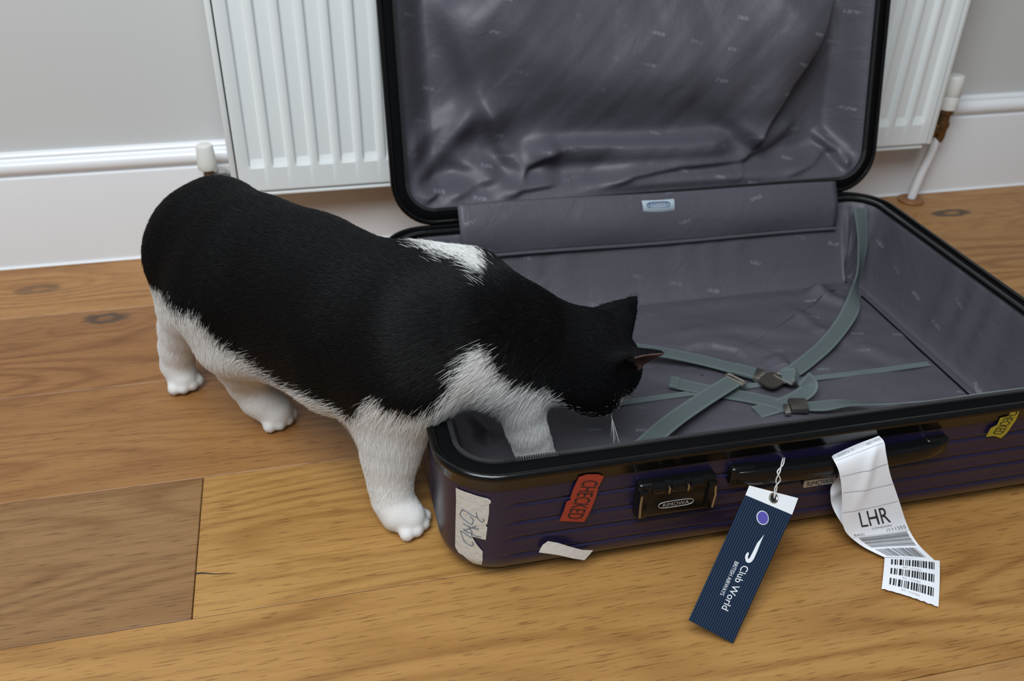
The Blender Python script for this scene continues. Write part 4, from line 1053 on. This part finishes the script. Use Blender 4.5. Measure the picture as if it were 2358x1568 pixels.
def make_cat():
    h = .0027
    D, lo, prims = cat_field(h)
    V, F = surface_nets(D, lo, h)
    # smooth once along the surface
    soft = np.clip((V[:, 2] - .035) / .03, 0, 1) * np.clip((np.linalg.norm(V - HEAD_C, axis=1) - .05) / .03, 0, 1)
    for it in range(24):
        nb = np.zeros_like(V); c = np.zeros(len(V))
        for k in range(4):
            for s in (1, 3): np.add.at(nb, F[:, k], V[F[:, (k + s) % 4]]); np.add.at(c, F[:, k], 1)
        w_ = .6 * soft[:, None]
        V = V * (1 - w_) + nb / c[:, None] * w_
    V[:, 2] = np.maximum(V[:, 2], .0006)
    tri = V[F]; fn = np.cross(tri[:, 2] - tri[:, 0], tri[:, 3] - tri[:, 1]); area_ = np.linalg.norm(fn, axis=1) / 2; fn /= np.linalg.norm(fn, axis=1)[:, None] + 1e-12
    vn = np.zeros_like(V)
    for k in range(4): np.add.at(vn, F[:, k], fn * area_[:, None])
    vn /= np.linalg.norm(vn, axis=1)[:, None] + 1e-15
    black = coat_is_black(V)
    # ear insides: skin
    skin = np.zeros(len(V), bool)
    for s in (-1, 1):
        base = HEAD_C + .030 * HEAD_T + s * (.027 if s > 0 else .031) * HEAD_L; tip = HEAD_C + .072 * HEAD_T + s * (.043 if s > 0 else .055) * HEAD_L; ax = unit(tip - base)
        fl = .55 * HEAD_N + s * HEAD_L; fl = unit(fl - ax * (fl @ ax)); q = V - base
        skin |= ((q @ ax) > .004) & (np.linalg.norm(q - (q @ ax)[:, None] * ax, axis=1) < .022) & ((vn @ fl) > .35) & ((q @ fl) < .006) & ((q @ ax) < .047)
    cm = mat('cat_skin_and_undercoat', (.02, .02, .02), .7, spec=.08); g = NT(cm)
    at = g.n('Attribute', attribute_name='coat'); g.l(at.outputs['Color'], g.b.inputs['Base Color'])
    root = np.array([.0, .88, 0.])
    anchor = empty('anchor', tuple(root)); o = mesh_obj('cat', V, F, cm, anchor, True); o.parent = None; o.location = root; bpy.data.objects.remove(anchor)
    tag(o, 'black and white short-haired cat stepping into the open suitcase with its head down', 'cat')
    col = np.where(black[:, None], (.005, .005, .0055), (.70, .69, .67)); col[skin] = (.17, .10, .085)
    ca = o.data.color_attributes.new('coat', 'FLOAT_COLOR', 'POINT'); ca.data.foreach_set('color', np.concatenate([col, np.ones((len(V), 1))], 1).astype(np.float32).ravel())
    # ---- fur strands
    A = np.array([p[0] for p in prims]); fl_w = np.zeros_like(V); ws = np.zeros(len(V))
    for pr in prims:
        d = cone_sdf(V, pr); w = np.exp(-np.clip(d, 0, .2) / .008); fl_w += w[:, None] * pr[5] / (np.linalg.norm(pr[5]) + 1e-9); ws += w
    flow = fl_w / (ws[:, None] + 1e-9)
    N = 240000
    fi = rng.choice(len(F), N, p=area_ / area_.sum()); a, b = rng.random((2, N, 1))
    def bl(X): f = F[fi]; return (X[f[:, 0]] * (1 - a) + X[f[:, 1]] * a) * (1 - b) + (X[f[:, 3]] * (1 - a) + X[f[:, 2]] * a) * b
    P, Nn, Fl = bl(V), bl(vn), bl(flow)
    sk = bl(skin[:, None].astype(float))[:, 0] > .35
    Nn /= np.linalg.norm(Nn, axis=1)[:, None]
    Fl = Fl - Nn * (Fl * Nn).sum(1)[:, None]; Fl += rng.normal(size=(N, 3)) * .16; Fl = Fl - Nn * (Fl * Nn).sum(1)[:, None]; Fl /= np.linalg.norm(Fl, axis=1)[:, None] + 1e-9
    blk = coat_is_black(P + rng.normal(size=(N, 3)) * .0042)
    hz = np.clip((P[:, 2] - .025) / .11, 0, 1)
    L = (.0022 + .0080 * hz) * rng.uniform(.7, 1.25, N)
    hd = np.linalg.norm(P - HEAD_C, axis=1); L *= np.where(hd < .085, .55, 1.)
    L = np.where(~blk & (P[:, 1] < .80), L * (1 + .35 * np.clip((P[:, 2] - .03) / .07, 0, 1)), L)
    L *= np.where(np.linalg.norm(P - HEAD_C - .05 * HEAD_T, axis=1) < .035, .6, 1.)
    lift = np.where(blk, .22, .34) + rng.normal(size=N) * .06
    T = np.array([0, .33, .67, 1.]); pts = np.zeros((N, 4, 3))
    for k, t in enumerate(T):
        up = lift * t * (1 - .35 * t) + .02
        pts[:, k] = P + L[:, None] * (Fl * t + Nn * up[:, None]) - Nn * .0004 + np.array([0, 0, -1.]) * (L * .10 * t * t)[:, None]
    pts[..., 2] = np.maximum(pts[..., 2], .0006)
    keep = ~sk
    def strands(name, sel, m_, r0):
        idx = np.where(sel)[0]; cu = bpy.data.hair_curves.new(name); cu.add_curves([4] * len(idx))
        cu.position_data.foreach_set('vector', (pts[idx] - root).astype(np.float32).ravel())
        ra = cu.attributes.get('radius') or cu.attributes.new('radius', 'FLOAT', 'POINT')
        ra.data.foreach_set('value', np.tile(np.array([1., .95, .7, .15], np.float32) * r0, len(idx)))
        cu.materials.append(m_); ob = bpy.data.objects.new(name, cu); COL.objects.link(ob); ob.parent = o; ob['kind'] = 'stuff'; return ob
    bm_ = mat('black_fur', (.0045, .0045, .005), .42, spec=.25); wm = mat('white_fur', (.80, .797, .785), .5, spec=.3)
    strands('black_fur', keep & blk, bm_, .00013); strands('white_fur', keep & ~blk, wm, .00011)
    # ---- face
    n_, t_, l_ = HEAD_N, HEAD_T, HEAD_L
    for s in (-1, 1):
        c = HEAD_C + .0455 * n_ + .0135 * t_ + s * .0185 * l_; d = unit(n_ * .8 + s * l_ * .35 + t_ * .25)
        e = MB().lathe(c - d * .004, d, [(0, .0030), (.002, .0066), (.005, .0078), (.008, .0066), (.0100, .0036), (.0106, .0008)], 20).build('eye', M['eyem'], o)
        MB().lathe(c + d * .0062, d, [(0, .0010), (.0006, .0030), (.0010, .0008)], 14).build('pupil', M['pupil'], e)
    c = HEAD_C + .0715 * n_ - .004 * t_
    MB().lathe(c - n_ * .004, n_, [(0, .0065), (.003, .0062), (.006, .0045), (.0075, .0012)], 16).build('nose', M['nosem'], o)
    for s in (-1, 1):
        for k in range(6):
            p0 = HEAD_C + (.060 - .0025 * k) * n_ - (.009 + .0022 * (k % 3)) * t_ + s * .015 * l_; dr = unit(s * l_ + n_ * (.05 + .12 * (k - 2)) - t_ * (.25 - .12 * (k % 3)))
            Ln = .040 + .004 * (k % 4); MB().tube([p0 + dr * Ln * q + np.array([0, 0, -.010]) * q * q for q in np.linspace(0, 1, 7)], np.linspace(.00026, .00005, 7), 5).build('whisker', M['whisk'], o)
make_cat()
